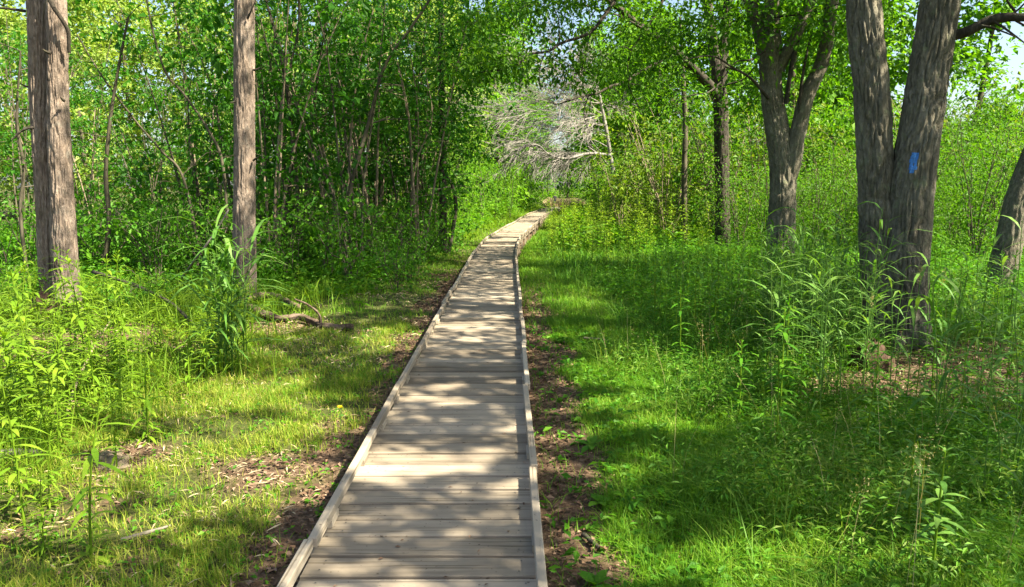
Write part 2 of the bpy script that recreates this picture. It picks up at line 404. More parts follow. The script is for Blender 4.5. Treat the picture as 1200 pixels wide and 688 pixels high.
def tube(mb, pts, rad, sides=6, disp=None, cap=False):
    pts = np.asarray(pts, float); k = len(pts)
    rad = np.broadcast_to(np.asarray(rad, float), (k,))
    T = unit(np.gradient(pts, axis=0))
    ref = np.array([1., 0, 0]) if abs(T[0][0]) < .8 else np.array([0, 1., 0])
    U = np.zeros((k, 3)); u = ref
    for i in range(k):
        u = u - T[i] * np.dot(u, T[i]); u = u / max(np.linalg.norm(u), 1e-9); U[i] = u
    W = np.cross(T, U)
    a = np.linspace(0, 2 * PI, sides, endpoint=False)
    R = rad[:, None] * np.ones((1, sides))
    if disp is not None: R = R + disp(a[None, :], np.arange(k)[:, None], R)
    V = pts[:, None, :] + R[..., None] * (np.cos(a)[None, :, None] * U[:, None, :] + np.sin(a)[None, :, None] * W[:, None, :])
    i = np.arange(k - 1)[:, None] * sides; j = np.arange(sides)[None, :]; jn = (j + 1) % sides
    q = np.stack([i + j, i + jn, i + sides + jn, i + sides + j], -1).reshape(-1, 4)
    V = V.reshape(-1, 3); f3 = None
    if cap:
        c0 = k * sides; V = np.vstack([V, pts[0:1], pts[-1:]])
        jj = np.arange(sides); jj2 = (jj + 1) % sides
        f3 = np.vstack([np.stack([np.full(sides, c0), jj2, jj], -1),
                        np.stack([np.full(sides, c0 + 1), (k - 1) * sides + jj, (k - 1) * sides + jj2], -1)])
    mb.add(V, q, f3)

def leaves(mb, C, A, Nn, L, W, fold=.18):
    """one folded pointed quad per leaf"""
    C = np.asarray(C); n = len(C)
    if not n: return
    A = unit(A); S = unit(np.cross(A, Nn)); Nn = np.cross(S, A)
    L = np.broadcast_to(L, (n,))[:, None]; W = np.broadcast_to(W, (n,))[:, None]
    V = np.stack([C, C + A * L * .45 + S * W * .5 + Nn * W * fold, C + A * L - Nn * L * .12, C + A * L * .45 - S * W * .5 + Nn * W * fold], 1)
    mb.add(V, np.arange(n * 4).reshape(n, 4))

PROF = {'blade': (.8, 1., .8, .05), 'lance': (.12, .8, 1., .65, .04), 'grass': (1., .85, .05), 'oval': (.15, .95, .95, .06)}
def ribbons(mb, P, A, B, S, Wd, prof='blade'):
    """curved strips: P + A t + B t^2, side vector S, width Wd times a profile"""
    pr = np.array(PROF[prof]); k = len(pr); n = len(P)
    if not n: return
    t = np.linspace(0, 1, k)
    sp = P[:, None] + A[:, None] * t[None, :, None] + B[:, None] * (t ** 2)[None, :, None]
    off = S[:, None] * (np.broadcast_to(Wd, (n,))[:, None] * pr[None] * .5)[..., None]
    V = np.stack([sp - off, sp + off], 2).reshape(-1, 3)
    b = np.arange(n)[:, None] * (2 * k); j = (np.arange(k - 1) * 2)[None]
    q = np.stack([b + j, b + j + 1, b + j + 3, b + j + 2], -1).reshape(-1, 4)
    mb.add(V, q)

def rdir(rng, n, zlo=-1, zhi=1):
    z = rng.uniform(zlo, zhi, n); a = rng.uniform(0, 2 * PI, n); r = np.sqrt(np.maximum(0, 1 - z * z))
    return np.stack([r * np.cos(a), r * np.sin(a), z], -1)

def leaf_cloud(rng, C, sig, per, size, ratio=.5, flat=.6, droop=.35):
    """leaf positions round each twig end in C"""
    n = len(C) * per
    cen = np.repeat(np.asarray(C), per, 0)
    off = rng.normal(0, 1, (n, 3)) * sig * np.array([1, 1, flat])
    P = cen + off
    A = unit(off + rng.normal(0, sig * .8, (n, 3)) + np.array([0, 0, -droop * sig * 1.5]))
    Nn = unit(rng.normal(0, .42, (n, 3)) + np.array([0, 0, 1.]))
    L = size * (.45 + 1.15 * rng.random(n) ** 1.6) * np.repeat(rng.uniform(.75, 1.3, len(C)), per)
    return P, A, Nn, L, L * ratio

def carve(P, rng, keep=.03):
    """drop leaves that stand between the sun and the sunlit patches of ground"""
    k = (P[:, 2] + .1) / SUN_DIR[2]
    gx = P[:, 0] - k * SUN_DIR[0]; gy = P[:, 1] - k * SUN_DIR[1]
    return rng.random(len(P)) > lit(gx, gy) * (1 - keep)

def connect(rng, mb, nodes, nrad, centers, rmin=.008, rk=.011, sag=.12, sides=5, maxr=.07):
    """grow a curved branch from the nearest piece of the tree to each twig end"""
    nodes = [np.asarray(p, float) for p in nodes]; nrad = list(nrad)
    nd = np.array(nodes)
    order = np.argsort([np.min(np.linalg.norm(nd - c, axis=1)) for c in centers])
    for idx in order:
        c = centers[idx]
        d = np.linalg.norm(nd - c, axis=1) + np.maximum(0, nd[:, 2] - c[2]) * .6
        i = int(np.argmin(d)); p0 = nd[i]; Ln = np.linalg.norm(c - p0)
        mid = (p0 + c) / 2 + np.array([0, 0, sag * Ln]) + rng.normal(0, .09 * Ln, 3)
        pts = resample([p0, mid, c], 7)
        r0 = min(nrad[i] * .75, rmin + rk * Ln, maxr)
        r = np.linspace(r0, rmin * .6, 7)
        tube(mb, pts, r, sides)
        nd = np.vstack([nd, pts[2:]]); nrad += list(r[2:])

def ellip(rng, n, c, r):
    d = rdir(rng, n) * (rng.random((n, 1)) ** (1 / 2.6)); return np.asarray(c) + d * np.asarray(r)

def bark_disp(seed, amp, kt=9, kz=.12, step=.045, fine=.35):
    """plates parted by narrow furrows that wander and join"""
    def f(a, k, R):
        u = a / (2 * PI)
        z = k * step
        wob = (vnoise(u * 5, z * 2.0, seed + 9, 5) - .5) * 1.6
        n1 = vnoise(u * kt * 3 , z * 4.2 + wob * 2.5 + 40, seed, kt * 3) * .72 + vnoise(u * kt * 6, z * 11 + wob, seed + 4, kt * 6) * .28
        crack = np.minimum(1, np.abs(2 * n1 - 1) / .30)
        n2 = vnoise(u * kt * 6, z * 9, seed + 3, kt * 6)
        big = vnoise(u * 4, z * .8, seed + 5, 4) - .5
        return amp * ((crack - 1) * 1.2 + .1 + fine * (n2 - .5) * 2 + big * 1.3)
    return f

# ------------------------------------------------------------------ ground
def make_ground():
    def axis(lo, hi, flo, fhi, st, extra):
        return np.unique(np.concatenate([np.arange(flo, fhi, st), np.arange(lo, hi + .1, extra), np.linspace(-700, 1200, 20)]))
    xs = axis(-40, 40, -9, 9, .2, 1.5); ys = axis(-10, 120, 0, 26, .2, 1.5)
    X, Y = np.meshgrid(xs, ys); Z = gz(X, Y)
    nx, ny = len(xs), len(ys)
    i = np.arange(ny - 1)[:, None] * nx; j = np.arange(nx - 1)[None]
    q = np.stack([i + j, i + j + 1, i + nx + j + 1, i + nx + j], -1).reshape(-1, 4)
    mb = MB(); mb.add(np.stack([X, Y, Z], -1), q, bare=bare(X, Y).ravel())
    o = mb.build('ground', M['soil'], smooth=True); tag(o, kind='structure')
make_ground()

# ------------------------------------------------------------------ the boardwalk
def box_v(x0, x1, y0, y1, z0, z1, ch=.004):
    """a board with a small chamfer along its top edges"""
    return np.array([[x0, y0, z0], [x1, y0, z0], [x1, y1, z0], [x0, y1, z0],
                     [x0, y0, z1 - ch], [x1, y0, z1 - ch], [x1, y1, z1 - ch], [x0, y1, z1 - ch],
                     [x0 + ch, y0 + ch, z1], [x1 - ch, y0 + ch, z1], [x1 - ch, y1 - ch, z1], [x0 + ch, y1 - ch, z1]], float)
BOXF = [[0, 3, 2, 1], [0, 1, 5, 4], [1, 2, 6, 5], [2, 3, 7, 6], [3, 0, 4, 7], [4, 5, 9, 8], [5, 6, 10, 9], [6, 7, 11, 10], [7, 4, 8, 11], [8, 9, 10, 11]]
def place_local(v, x, y, z, yaw, roll=0., pitch=0.):
    v = v.copy()
    v[:, 2] += v[:, 0] * roll + v[:, 1] * pitch
    c, s = math.cos(yaw), math.sin(yaw)
    return np.stack([x + v[:, 0] * c - v[:, 1] * s, y + v[:, 0] * s + v[:, 1] * c, z + v[:, 2]], -1)
def walk_yaw(y):
    return -math.atan2(float(walk_x(y + .4) - walk_x(y - .4)), .8)

def make_boardwalk():
    rng = np.random.default_rng(3)
    root = thing('boardwalk', (walk_x(2), 2, 0), 'weathered grey timber boardwalk running through the green wood between low kerb rails', 'boardwalk')
    base = (float(walk_x(2)), 2., 0.)
    mb = MB(); y = -1.2; PITCHB = .181; nails = []
    while y < 118:
        yaw = walk_yaw(y); W = .508 + rng.normal(0, .004)
        wd = (PITCHB - .022 + rng.normal(0, .004)) / 2
        v = box_v(-W, W, -wd, wd, -.04, 0., .003)
        x = float(walk_x(y)) + rng.normal(0, .006)
        mb.add(place_local(v, x, y, float(walk_z(y)) + rng.normal(0, .0018), yaw + rng.normal(0, .004), rng.normal(0, .004), rng.normal(0, .014)), BOXF, board=rng.random())
        if y < 13:
            for ex in (-.43, .41):
                for ey in (-.042, .045): nails.append((x + ex + rng.normal(0, .008), y + ey + rng.normal(0, .006), float(walk_z(y)) + .0035, yaw))
        y += PITCHB * math.cos(yaw)
    mb.cur = 1; hx = np.linspace(0, 2 * PI, 7)[:-1]
    for x_, y_, z_, ya in nails:
        c = np.array([x_, y_, z_]); mb.add(np.vstack([c[None], c + np.stack([np.cos(hx) * .0045, np.sin(hx) * .0045, 0 * hx], -1)]), None, [[0, i + 1, (i + 1) % 6 + 1] for i in range(6)], board=0)
    mb.build('deck', M['deck'], root, loc=base, mat2=M['screw'])
    # screw heads, two at each end of the near boards
    # kerb rails on blocks
    for side in (-1, 1):
        y = .3 if side < 0 else .9
        cuts = [3.05, 4.55, 5.7, 7.0] if side < 0 else [3.9, 5.6, 7.2]
        ends = [y] + cuts
        while ends[-1] < 60:
            ends.append(ends[-1] + (1.35 if ends[-1] < 30 else 2.6) + rng.uniform(-.1, .2))
        for a, b in zip(ends[:-1], ends[1:]):
            ym = (a + b) / 2; yaw = math.atan2(-(float(walk_x(b) - walk_x(a))), b - a)
            L = math.hypot(float(walk_x(b) - walk_x(a)), b - a) / 2 - .006
            x = float(walk_x(ym)); c, s = math.cos(yaw), math.sin(yaw)
            ox = side * (.502 + rng.normal(0, .004))
            zt = float(walk_z(ym))
            mr = MB()
            dz = float(walk_z(b) - walk_z(a)) / (b - a)
            mr.add(place_local(box_v(-.020, .020, -L, L, .040, .086 + rng.normal(0, .003), .004), x + ox * c, ym + ox * s, zt, yaw + rng.normal(0, .004), 0, dz), BOXF, board=rng.random())
            rl = mr.build('kerb_rail', M['rail'], root, loc=base)
            for e in ((-.55, .5) if ym < 20 else (-.6,)):
                m2 = MB(); yy = ym + e * L
                xx = float(walk_x(yy)); o2 = side * .488
                m2.add(place_local(box_v(-.018, .018, -.07, .07, .0015, .0385, .002), xx + o2 * c, yy + o2 * s, float(walk_z(yy)) + .001, yaw, 0, dz), BOXF, board=rng.random())
                m2.build('kerb_block', M['rail'], rl, loc=base)
    # edge beams and legs below the deck
    for side in (-1, 1):
        mb = MB(); ys = np.arange(-1., 116, .5)
        xs = walk_x(ys) + side * .44; z = walk_z(ys)
        lo = np.stack([xs - .02, ys, z - .19], -1); hi = np.stack([xs - .02, ys, z - .042], -1)
        V = np.stack([lo, lo + [.04, 0, 0], hi + [.04, 0, 0], hi], 1).reshape(-1, 3)
        i = np.arange(len(ys) - 1)[:, None] * 4; j = np.arange(4)[None]; jn = (j + 1) % 4
        mb.add(V, np.stack([i + j, i + 4 + j, i + 4 + jn, i + jn], -1).reshape(-1, 4), board=.4)
        mb.build('edge_beam', M['deck'], root, loc=base)
        for y in np.arange(1.5, 58, 1.9):
            x = float(walk_x(y)) + side * .487; g = float(gz(x, y)) - .1; z = float(walk_z(y))
            mp = MB(); h = z - .043
            mp.add(place_local(box_v(-.022, .022, -.05, .05, g, h, .003), x, y, 0, walk_yaw(y)), BOXF, board=rng.random())
            mp.build('post', M['rail'], root, loc=base)
make_boardwalk()

# ------------------------------------------------------------------ the big trees
def trunk_tube(mb, path, rad, sides, seed, amp, kt=9, step=.035, zmax_fine=6.0):
    """a fine bark tube up to where the frame ends, then a coarse one"""
    path = np.asarray(path, float)
    seg = np.linalg.norm(np.diff(path, axis=0), axis=1); L = seg.sum()
    n = max(12, int(L / step))
    pts = resample(path, n)
    cum = np.concatenate([[0], np.cumsum(seg)])
    r = np.interp(np.linspace(0, L, n), cum, rad)
    tube(mb, pts, r, sides, bark_disp(seed, amp, kt, step=step))
    return pts, r

def roots_flare(mb, base, r, rng, n=5, seed=0, h=.6):
    for k in range(n):
        a = 2 * PI * (k + rng.uniform(-.25, .25)) / n
        d = np.array([math.cos(a), math.sin(a), 0])
        p = [base + d * r * .35 + [0, 0, h], base + d * r * .8 + [0, 0, h * .35], base + d * r * 1.25 + [0, 0, .04], base + d * r * 1.9 + [0, 0, -.12]]
        tube(mb, resample(p, 14), np.linspace(r * .45, r * .16, 14), 14, bark_disp(seed + k, r * .07, 5))

def big_crown(root, base, rng, nodes, nrad, blobs_, per, size, mat, bmat, sig=.34, rk=.011, do_carve=True, ratio=.5, flat=.6, droop=.4):
    C = np.vstack([ellip(rng, n, c, r) for c, r, n in blobs_])
    mb = MB(); mb.cur = 1; connect(rng, mb, nodes, nrad, C, rk=rk); mb.cur = 0
    P, A, Nn, L, W = leaf_cloud(rng, C, sig, per, size, ratio, flat, droop)
    if do_carve:
        k = carve(P, rng); P, A, Nn, L, W = P[k], A[k], Nn[k], L[k], W[k]
    leaves(mb, P, A, Nn, L, W)
    mb.build('crown', mat, root, loc=base, mat2=bmat)

def stub(mb, p, d, L, r, rng, bend=.2):
    mb = MB()
    d = unit(d); pts = resample([p, p + d * L * .5 + rng.normal(0, .04 * L, 3), p + d * L + np.array([0, 0, bend * L])], 8)
    tube(mb, pts, np.linspace(r, r * .35, 8), 6)
    mb.build('dead_branch', M['dark_bark'], t, smooth=True, loc=b)

# left: twin-stemmed cedar and the single cedar
rng = np.random.default_rng(11)
b = at(78, 378, 9.8); b[2] = gz(b[0], b[1])
t = thing('cedar_tree', b, 'thick shaggy reddish grey trunk of two fused stems at the far left', 'tree')
mb = MB()
pr, rr = trunk_tube(mb, [b + [.03, -.06, -.2], at(78, 350, 9.75), at(73, 240, 9.75), at(68, 120, 9.75), at(66, 0, 9.75), at(62, -160, 9.8), at(55, -460, 9.9)],
                    [.22, .17, .138, .116, .108, .1, .03], 110, 1, .020, 13)
pl, rl = trunk_tube(mb, [b + [-.14, .12, -.2], at(61, 350, 9.9), at(54.5, 240, 9.9), at(47.5, 120, 9.9), at(44, 0, 9.9), at(30, -160, 10), at(15, -430, 10)],
                    [.18, .14, .125, .118, .115, .1, .03], 110, 2, .020, 13)
roots_flare(mb, b, .2, rng, 5, 5, .4)
mb.build('trunk', M['cedar'], t, smooth=True, loc=b)
mb = MB()
stub(mb, at(42, 149, 9.8), np.array([-1, -.2, -.25]), .3, .022, rng, -.3)
stub(mb, at(30, 13, 9.95), np.array([-1, 0, -.05]), .7, .02, rng, .02)
stub(mb, at(38, 102, 9.9), np.array([-1, -.3, .1]), .14, .02, rng)
stub(mb, at(75, 118, 9.62), np.array([.2, -1, .1]), .1, .02, rng)
stub(mb, at(58, 62, 9.62), np.array([-.3, -1, .1]), .1, .022, rng)
pass
mb = MB()
tube(mb, resample([at(48, -30, 9.7), at(60, 3, 9.55), at(72, 22, 9.55), at(80, 38, 9.6), at(81, 62, 9.65)], 24), np.linspace(.03, .02, 24), 8, bark_disp(8, .006, 3))
mb.build('vine', M['dark_bark'], t, smooth=True, loc=b)
big_crown(t, b, rng, list(pr[115:]) + list(pl[115:]), [.04] * (len(pr[115:]) + len(pl[115:])), [(at(40, -260, 9.8), (2.0, 2.0, 2.2), 60)], 45, .10, M['needle'], M['dark_bark'], ratio=.2)

b = at(288, 346, 11.6); b[2] = gz(b[0], b[1])
t = thing('cedar_tree', b, 'slim straight pinkish grey trunk standing beside the fallen log', 'tree')
mb = MB()
pr, rr = trunk_tube(mb, [b + [0, 0, -.2], at(287, 335, 11.6), at(286.5, 240, 11.6), at(286, 120, 11.6), at(286, 0, 11.6), at(284, -160, 11.6), at(284, -400, 11.6)],
                    [.22, .175, .163, .15, .143, .12, .03], 100, 21, .017, 12)
mb.build('trunk', M['cedar'], t, smooth=True, loc=b)
mb = MB()
stub(mb, at(297, 188, 11.5), np.array([.6, -.5, .25]), .16, .02, rng, 0)
stub(mb, at(290, 22, 11.45), np.array([.6, -.3, .7]), .26, .018, rng)
stub(mb, at(278, 118, 11.5), np.array([-.6, -.5, -.4]), .12, .016, rng)
stub(mb, at(297, 82, 11.55), np.array([1, -.3, .1]), .12, .02, rng)
big_crown(t, b, rng, list(pr[115:]), [.04] * len(pr[115:]), [(at(286, -280, 11.6), (2.0, 2.0, 2.2), 50)], 45, .10, M['needle'], M['dark_bark'], ratio=.2)

# right: the double tree with the blue paint mark
rng = np.random.default_rng(12)
b = at(1052, 412, 7.75); b[2] = gz(b[0], b[1])
t = thing('twin_trunk_tree', b, 'massive furrowed tree of two stems with a blue paint mark', 'tree')
mb = MB()
pa, ra = trunk_tube(mb, [b + [-.12, .1, -.25], at(1036, 400, 7.85), at(1027, 220, 7.85), at(1022, 120, 7.85), at(1012, 0, 7.85), at(1003, -200, 7.9), at(980, -500, 7.7)],
                    [.25, .205, .18, .18, .168, .15, .08], 170, 31, .024, 9)
pb, rb = trunk_tube(mb, [b + [.12, -.06, -.25], at(1065, 405, 7.7), at(1061, 330, 7.7), at(1068, 220, 7.7), at(1081, 130, 7.7), at(1102, 0, 7.7), at(1130, -200, 7.7), at(1170, -500, 7.7)],
                    [.27, .225, .208, .205, .19, .18, .15, .08], 170, 33, .024, 10)
trunk_b = mb.v[-1].copy(); faces_b = mb.f4[-1] - (mb.n - len(mb.v[-1]))
roots_flare(mb, b + [.04, 0, 0], .24, rng, 6, 41, .3)
trunk_o = mb.build('trunk', M['grey_bark'], t, smooth=True, loc=b)
# the painted blaze: a curved skin on the bark
Vt = trunk_b; Ft = faces_b
fc = Vt[Ft].mean(1); nrm = unit(np.cross(Vt[Ft[:, 1]] - Vt[Ft[:, 0]], Vt[Ft[:, 3]] - Vt[Ft[:, 0]]))
zz0, zz1 = at(0, 201, 7.45)[2], at(0, 178, 7.45)[2]
cz = np.stack([np.interp(fc[:, 2], pb[:, 2], pb[:, k]) for k in range(2)], -1); rel_ = fc[:, :2] - cz
ang = np.arctan2(rel_[:, 1], rel_[:, 0]); dang = (ang - math.atan2(-7.7, -4.3) + PI) % (2 * PI) - PI
n_e = (vnoise(fc[:, 2] * 45, dang * 9, 3) - .5)
keep = (fc[:, 2] > zz0 + n_e * .03) & (fc[:, 2] < zz1 + n_e * .03) & (np.abs(dang + .03) < .19 + n_e * .06) & (vnoise(fc[:, 2] * 90, dang * 26, 8) > .12)
Fb = Ft[keep]; ids, inv = np.unique(Fb, return_inverse=True)
out_n = np.concatenate([unit(Vt[ids][:, :2] - np.stack([np.interp(Vt[ids][:, 2], pb[:, 2], pb[:, k]) for k in range(2)], -1)), np.zeros((len(ids), 1))], 1)
mb = MB(); mb.add(Vt[ids] + out_n * .003, inv.reshape(-1, 4))
ob = mb.build('trail_mark', M['blaze'], trunk_o, smooth=True, loc=b)
# bare limb that shows against the sky at the right edge
mb = MB()
lim = resample([at(1112, 42, 7.7), at(1130, 38, 7.6), at(1158, 25, 7.5), at(1182, 20, 7.4), at(1215, 18, 7.3), at(1290, -10, 7.2)], 26)
tube(mb, lim, np.linspace(.055, .022, 26), 10, bark_disp(61, .006, 4))
for q0, q1, q2 in (((1165, 25), (1180, 35), (1203, 52)), ((1172, 22), (1190, 14), (1210, -6)), ((1150, 30), (1165, 33), (1190, 43)), ((1185, 20), (1195, 27), (1215, 36)), ((1190, 14), (1180, 0), (1176, -20))):
    tube(mb, resample([at(*q0, 7.45), at(*q1, 7.4), at(*q2, 7.3)], 8), np.linspace(.014, .006, 8), 5)
mb.build('bare_limb', M['dark_bark'], t, smooth=True, loc=b)
nodes = list(pa[100:]) + list(pb[100:]); nr = list(ra[100:]) + list(rb[100:])
big_crown(t, b, rng, nodes, nr, [((4.6, 5.8, 9.0), (3.0, 3.2, 3.0), 130), ((6.2, 8.8, 9.5), (3.2, 3.2, 3.0), 130), ((3.2, 9.0, 8.5), (2.2, 2.6, 2.4), 60), ((6.6, 4.2, 8.6), (2.4, 2.6, 2.4), 90), ((5.2, 1.6, 9.0), (3.0, 2.2, 2.0), 110), ((3.4, 4.6, 12), (3.2, 4, 1.6), 100), ((3.0, 9.5, 12.8), (3.6, 3.2, 1.7), 140)],
          70, .125, M['lf_tree'], M['dark_bark'], sig=.42)

# right: forked tree
rng = np.random.default_rng(13)
b = at(913, 322, 14.9); b[2] = gz(b[0], b[1])
t = thing('forked_tree', b, 'grey tree forking into three stems at head height left of the twin trunk', 'tree')
mb = MB()
p1, r1 = trunk_tube(mb, [b + [-.03, 0, -.25], at(913, 312, 14.9), at(917, 209, 14.9), at(906, 122, 14.9), at(899, 70, 14.95), at(890, 30, 15), at(880, 0, 15), at(868, -90, 15.1), at(850, -260, 15.3)],
                    [.34, .30, .25, .215, .17, .155, .145, .12, .05], 130, 51, .022, 9)
p2, r2 = trunk_tube(mb, [at(908, 135, 14.9), at(905, 90, 14.85), at(906, 50, 14.8), at(905, 0, 14.8), at(908, -100, 14.8), at(915, -300, 14.8)], [.16, .17, .15, .135, .11, .05], 56, 53, .018, 8)
p3, r3 = trunk_tube(mb, [at(921, 215, 14.9), at(929, 190, 14.8), at(936, 152, 14.75), at(946, 112, 14.7), at(964, 70, 14.7), at(974, 10, 14.6), at(982, -80, 14.5), at(1000, -280, 14.3)], [.17, .165, .155, .15, .13, .12, .1, .04], 56, 55, .016, 8)
p4, r4 = trunk_tube(mb, [at(912, 82, 14.8), at(924, 58, 14.7), at(938, 30, 14.6), at(950, 0, 14.6), at(975, -90, 14.5)], [.12, .115, .105, .1, .05], 40, 57, .012, 7)
roots_flare(mb, b, .27, rng, 5, 71, .3)
mb.build('trunk', M['grey_bark'], t, smooth=True, loc=b)
mb = MB()
tube(mb, resample([at(921, 122, 14.7), at(929, 70, 14.6), at(938, 40, 14.6), at(944, 10, 14.6), at(946, -60, 14.6)], 20), np.linspace(.05, .03, 20), 8, bark_disp(3, .005, 3)); mb.build('bare_limb', M['dark_bark'], t, smooth=True, loc=b); mb = MB()
tube(mb, resample([at(935, 150, 14.7), at(939, 100, 14.6), at(946, 60, 14.6), at(951, 40, 14.7)], 12), np.linspace(.04, .02, 12), 8); mb.build('bare_limb', M['dark_bark'], t, smooth=True, loc=b); mb = MB()
tube(mb, resample([at(900, 115, 14.7), at(880, 92, 14.2), at(860, 80, 13.8), at(835, 66, 13.5), at(800, 70, 13.2)], 20), np.linspace(.035, .008, 20), 6); mb.build('bare_limb', M['dark_bark'], t, smooth=True, loc=b); mb = MB()
tube(mb, resample([at(896, 60, 14.7), at(880, 70, 14.3), at(862, 73, 14), at(845, 95, 13.7)], 16), np.linspace(.025, .006, 16), 6); mb.build('bare_limb', M['dark_bark'], t, smooth=True, loc=b); mb = MB()
tube(mb, resample([at(905, 20, 14.6), at(930, 18, 14.3), at(960, 12, 14), at(985, 4, 13.8)], 16), np.linspace(.025, .008, 16), 6); mb.build('bare_limb', M['dark_bark'], t, smooth=True, loc=b); mb = MB()
nodes = list(p1[143:]) + list(p2[57:]) + list(p3[86:]) + list(p4[43:]); nr = list(r1[143:]) + list(r2[57:]) + list(r3[86:]) + list(r4[43:])
big_crown(t, b, rng, nodes, nr, [((5.5, 14.5, 8.0), (3.4, 3.6, 2.6), 150), ((2.6, 13.2, 7.0), (2.6, 2.6, 2.0), 80), ((8, 14, 8), (2.6, 3, 2.6), 80), ((3.6, 12.2, 5.2), (1.6, 1.4, .8), 22), (at(905, 25, 14.2), (1.5, 1.2, .6), 26), (at(965, 80, 15.6), (1.0, 1.2, .5), 16), (at(990, 25, 14.6), (1.2, 1.2, .6), 20), (at(830, 30, 16.2), (1.5, 1.3, .6), 26), (at(872, 120, 16.5), (.9, 1.0, .4), 12), (at(780, 60, 15.8), (1.2, 1.2, .5), 16), ((3.4, 15.5, 10.5), (3.2, 3.6, 1.8), 120), ((2.2, 13.0, 12.6), (3.6, 3.2, 1.7), 140)],
          58, .115, M['lf_tree'], M['dark_bark'], sig=.38)

# right: the dark locust whose limb reaches over the walk
rng = np.random.default_rng(14)
b = at(846, 298, 21); b[2] = gz(b[0], b[1])
t = thing('dark_trunk_tree', b, 'dark upright tree with a long limb reaching left over the boardwalk', 'tree')
mb = MB()
p1, r1 = trunk_tube(mb, [b + [0, 0, -.25], at(846.5, 288, 21), at(846.6, 240, 21), at(845, 140, 21), at(844, 98, 21), at(848, 50, 21), at(854, 0, 21), at(862, -90, 21), at(870, -260, 21)],
                    [.30, .235, .20, .205, .19, .15, .13, .1, .04], 60, 81, .02, 9)
p2, r2 = trunk_tube(mb, [at(842, 105, 21), at(836, 60, 20.9), at(831, 20, 20.9), at(829, 0, 20.9), at(820, -120, 20.9), at(815, -260, 20.9)], [.14, .14, .13, .125, .09, .03], 40, 83, .014, 7)
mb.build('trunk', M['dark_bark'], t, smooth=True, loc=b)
mb = MB()
l1 = resample([at(842, 118, 21), at(832, 100, 20.8), at(801, 70, 20.2), at(778, 50, 19.6), at(759, 37, 19.2), at(734, 17, 18.6), at(712, 0, 18.2), at(660, -30, 17.5)], 40)
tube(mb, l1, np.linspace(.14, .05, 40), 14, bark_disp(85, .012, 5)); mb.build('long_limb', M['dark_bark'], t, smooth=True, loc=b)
def limb_px(pts, d0, d1, r0, r1_, n=26):
    k = len(pts); P = resample([at(x, y, d0 + (d1 - d0) * i / (k - 1)) for i, (x, y) in enumerate(pts)], n)
    wob = np.stack([vnoise(np.arange(n) * .45, 0 * np.arange(n) + i, int(P[0, 0] * 100) % 97 + i * 7) - .5 for i in range(3)], 1) * min(.25, np.linalg.norm(P[-1] - P[0]) * .04)
    P = P + wob * np.linspace(0, 1, n)[:, None]
    m_ = MB(); tube(m_, P, np.linspace(r0, r1_, n), 7); m_.build('bare_limb', M['dark_bark'], t, smooth=True, loc=b); return P
limbs = [l1]
limbs.append(limb_px([(800, 66), (780, 68), (734, 94), (692, 112), (660, 117), (640, 121)], 20.2, 17.5, .055, .012))
limbs.append(limb_px([(782, -14), (770, 14), (741, 59), (737, 91), (741, 112), (749, 134)], 18, 17.6, .04, .009))
limbs.append(limb_px([(728, -20), (716, 8), (692, 38), (647, 56), (600, 74), (562, 86)], 16.5, 14.2, .05, .010))
limbs.append(limb_px([(692, 38), (684, 70), (680, 92)], 15.8, 15.7, .016, .006, 12))
limbs.append(limb_px([(640, 60), (632, 80), (634, 105)], 15.2, 15.2, .014, .005, 12))
limbs.append(limb_px([(760, 38), (740, 26), (700, 10), (650, 2)], 19.1, 17, .03, .008))
limbs.append(limb_px([(690, 112), (684, 130), (688, 150)], 18, 18, .016, .006, 10))
limbs.append(limb_px([(850, 78), (868, 84), (886, 96), (900, 110)], 20.8, 20, .035, .008, 14))
limbs.append(limb_px([(850, 100), (872, 92), (890, 70), (902, 60)], 20.8, 20, .03, .008, 14))
limbs.append(limb_px([(845, 96), (830, 108), (808, 112), (784, 120)], 20.8, 20, .03, .007, 14))
nodes = [p for l in limbs for p in l] + list(p1[157:]) + list(p2[57:]); nr = [.03] * sum(len(l) for l in limbs) + list(r1[157:]) + list(r2[57:])
def pxblob(px, py, d, r): return (at(px, py, d), r)
bl = [(*pxblob(665, 10, 18.5, (1.5, 1.8, .7)), 18), (*pxblob(720, 110, 21, (1.5, 1.5, .9)), 26), (*pxblob(800, 10, 19.5, (1.8, 1.5, .8)), 30), (*pxblob(690, 8, 17.5, (2.4, 1.8, .9)), 44), (*pxblob(605, 22, 15.5, (1.4, 1.2, .45)), 14), (*pxblob(760, 90, 19.5, (1.6, 1.6, 1.2)), 34), (*pxblob(790, 140, 21.5, (1.5, 1.5, 1.0)), 30),
      (*pxblob(660, 75, 16, (1.2, .8, .35)), 14), (*pxblob(580, 78, 14.6, (.8, .7, .35)), 16), (*pxblob(720, 60, 18, (1.5, 1.2, .7)), 18), (*pxblob(740, 180, 23, (1.2, 1.2, .8)), 14),
      ((5.6, 20.5, 9), (3.2, 3.4, 2.2), 120), ((2.6, 19, 8.0), (3, 3, 1.4), 80), ((8.5, 20, 8.5), (3, 3, 2.4), 60), ((4.0, 19.5, 11.5), (4, 4, 1.8), 130)]
big_crown(t, b, rng, nodes, nr, bl, 60, .115, M['lf_tree'], M['dark_bark'], sig=.30, flat=.5, droop=.6)

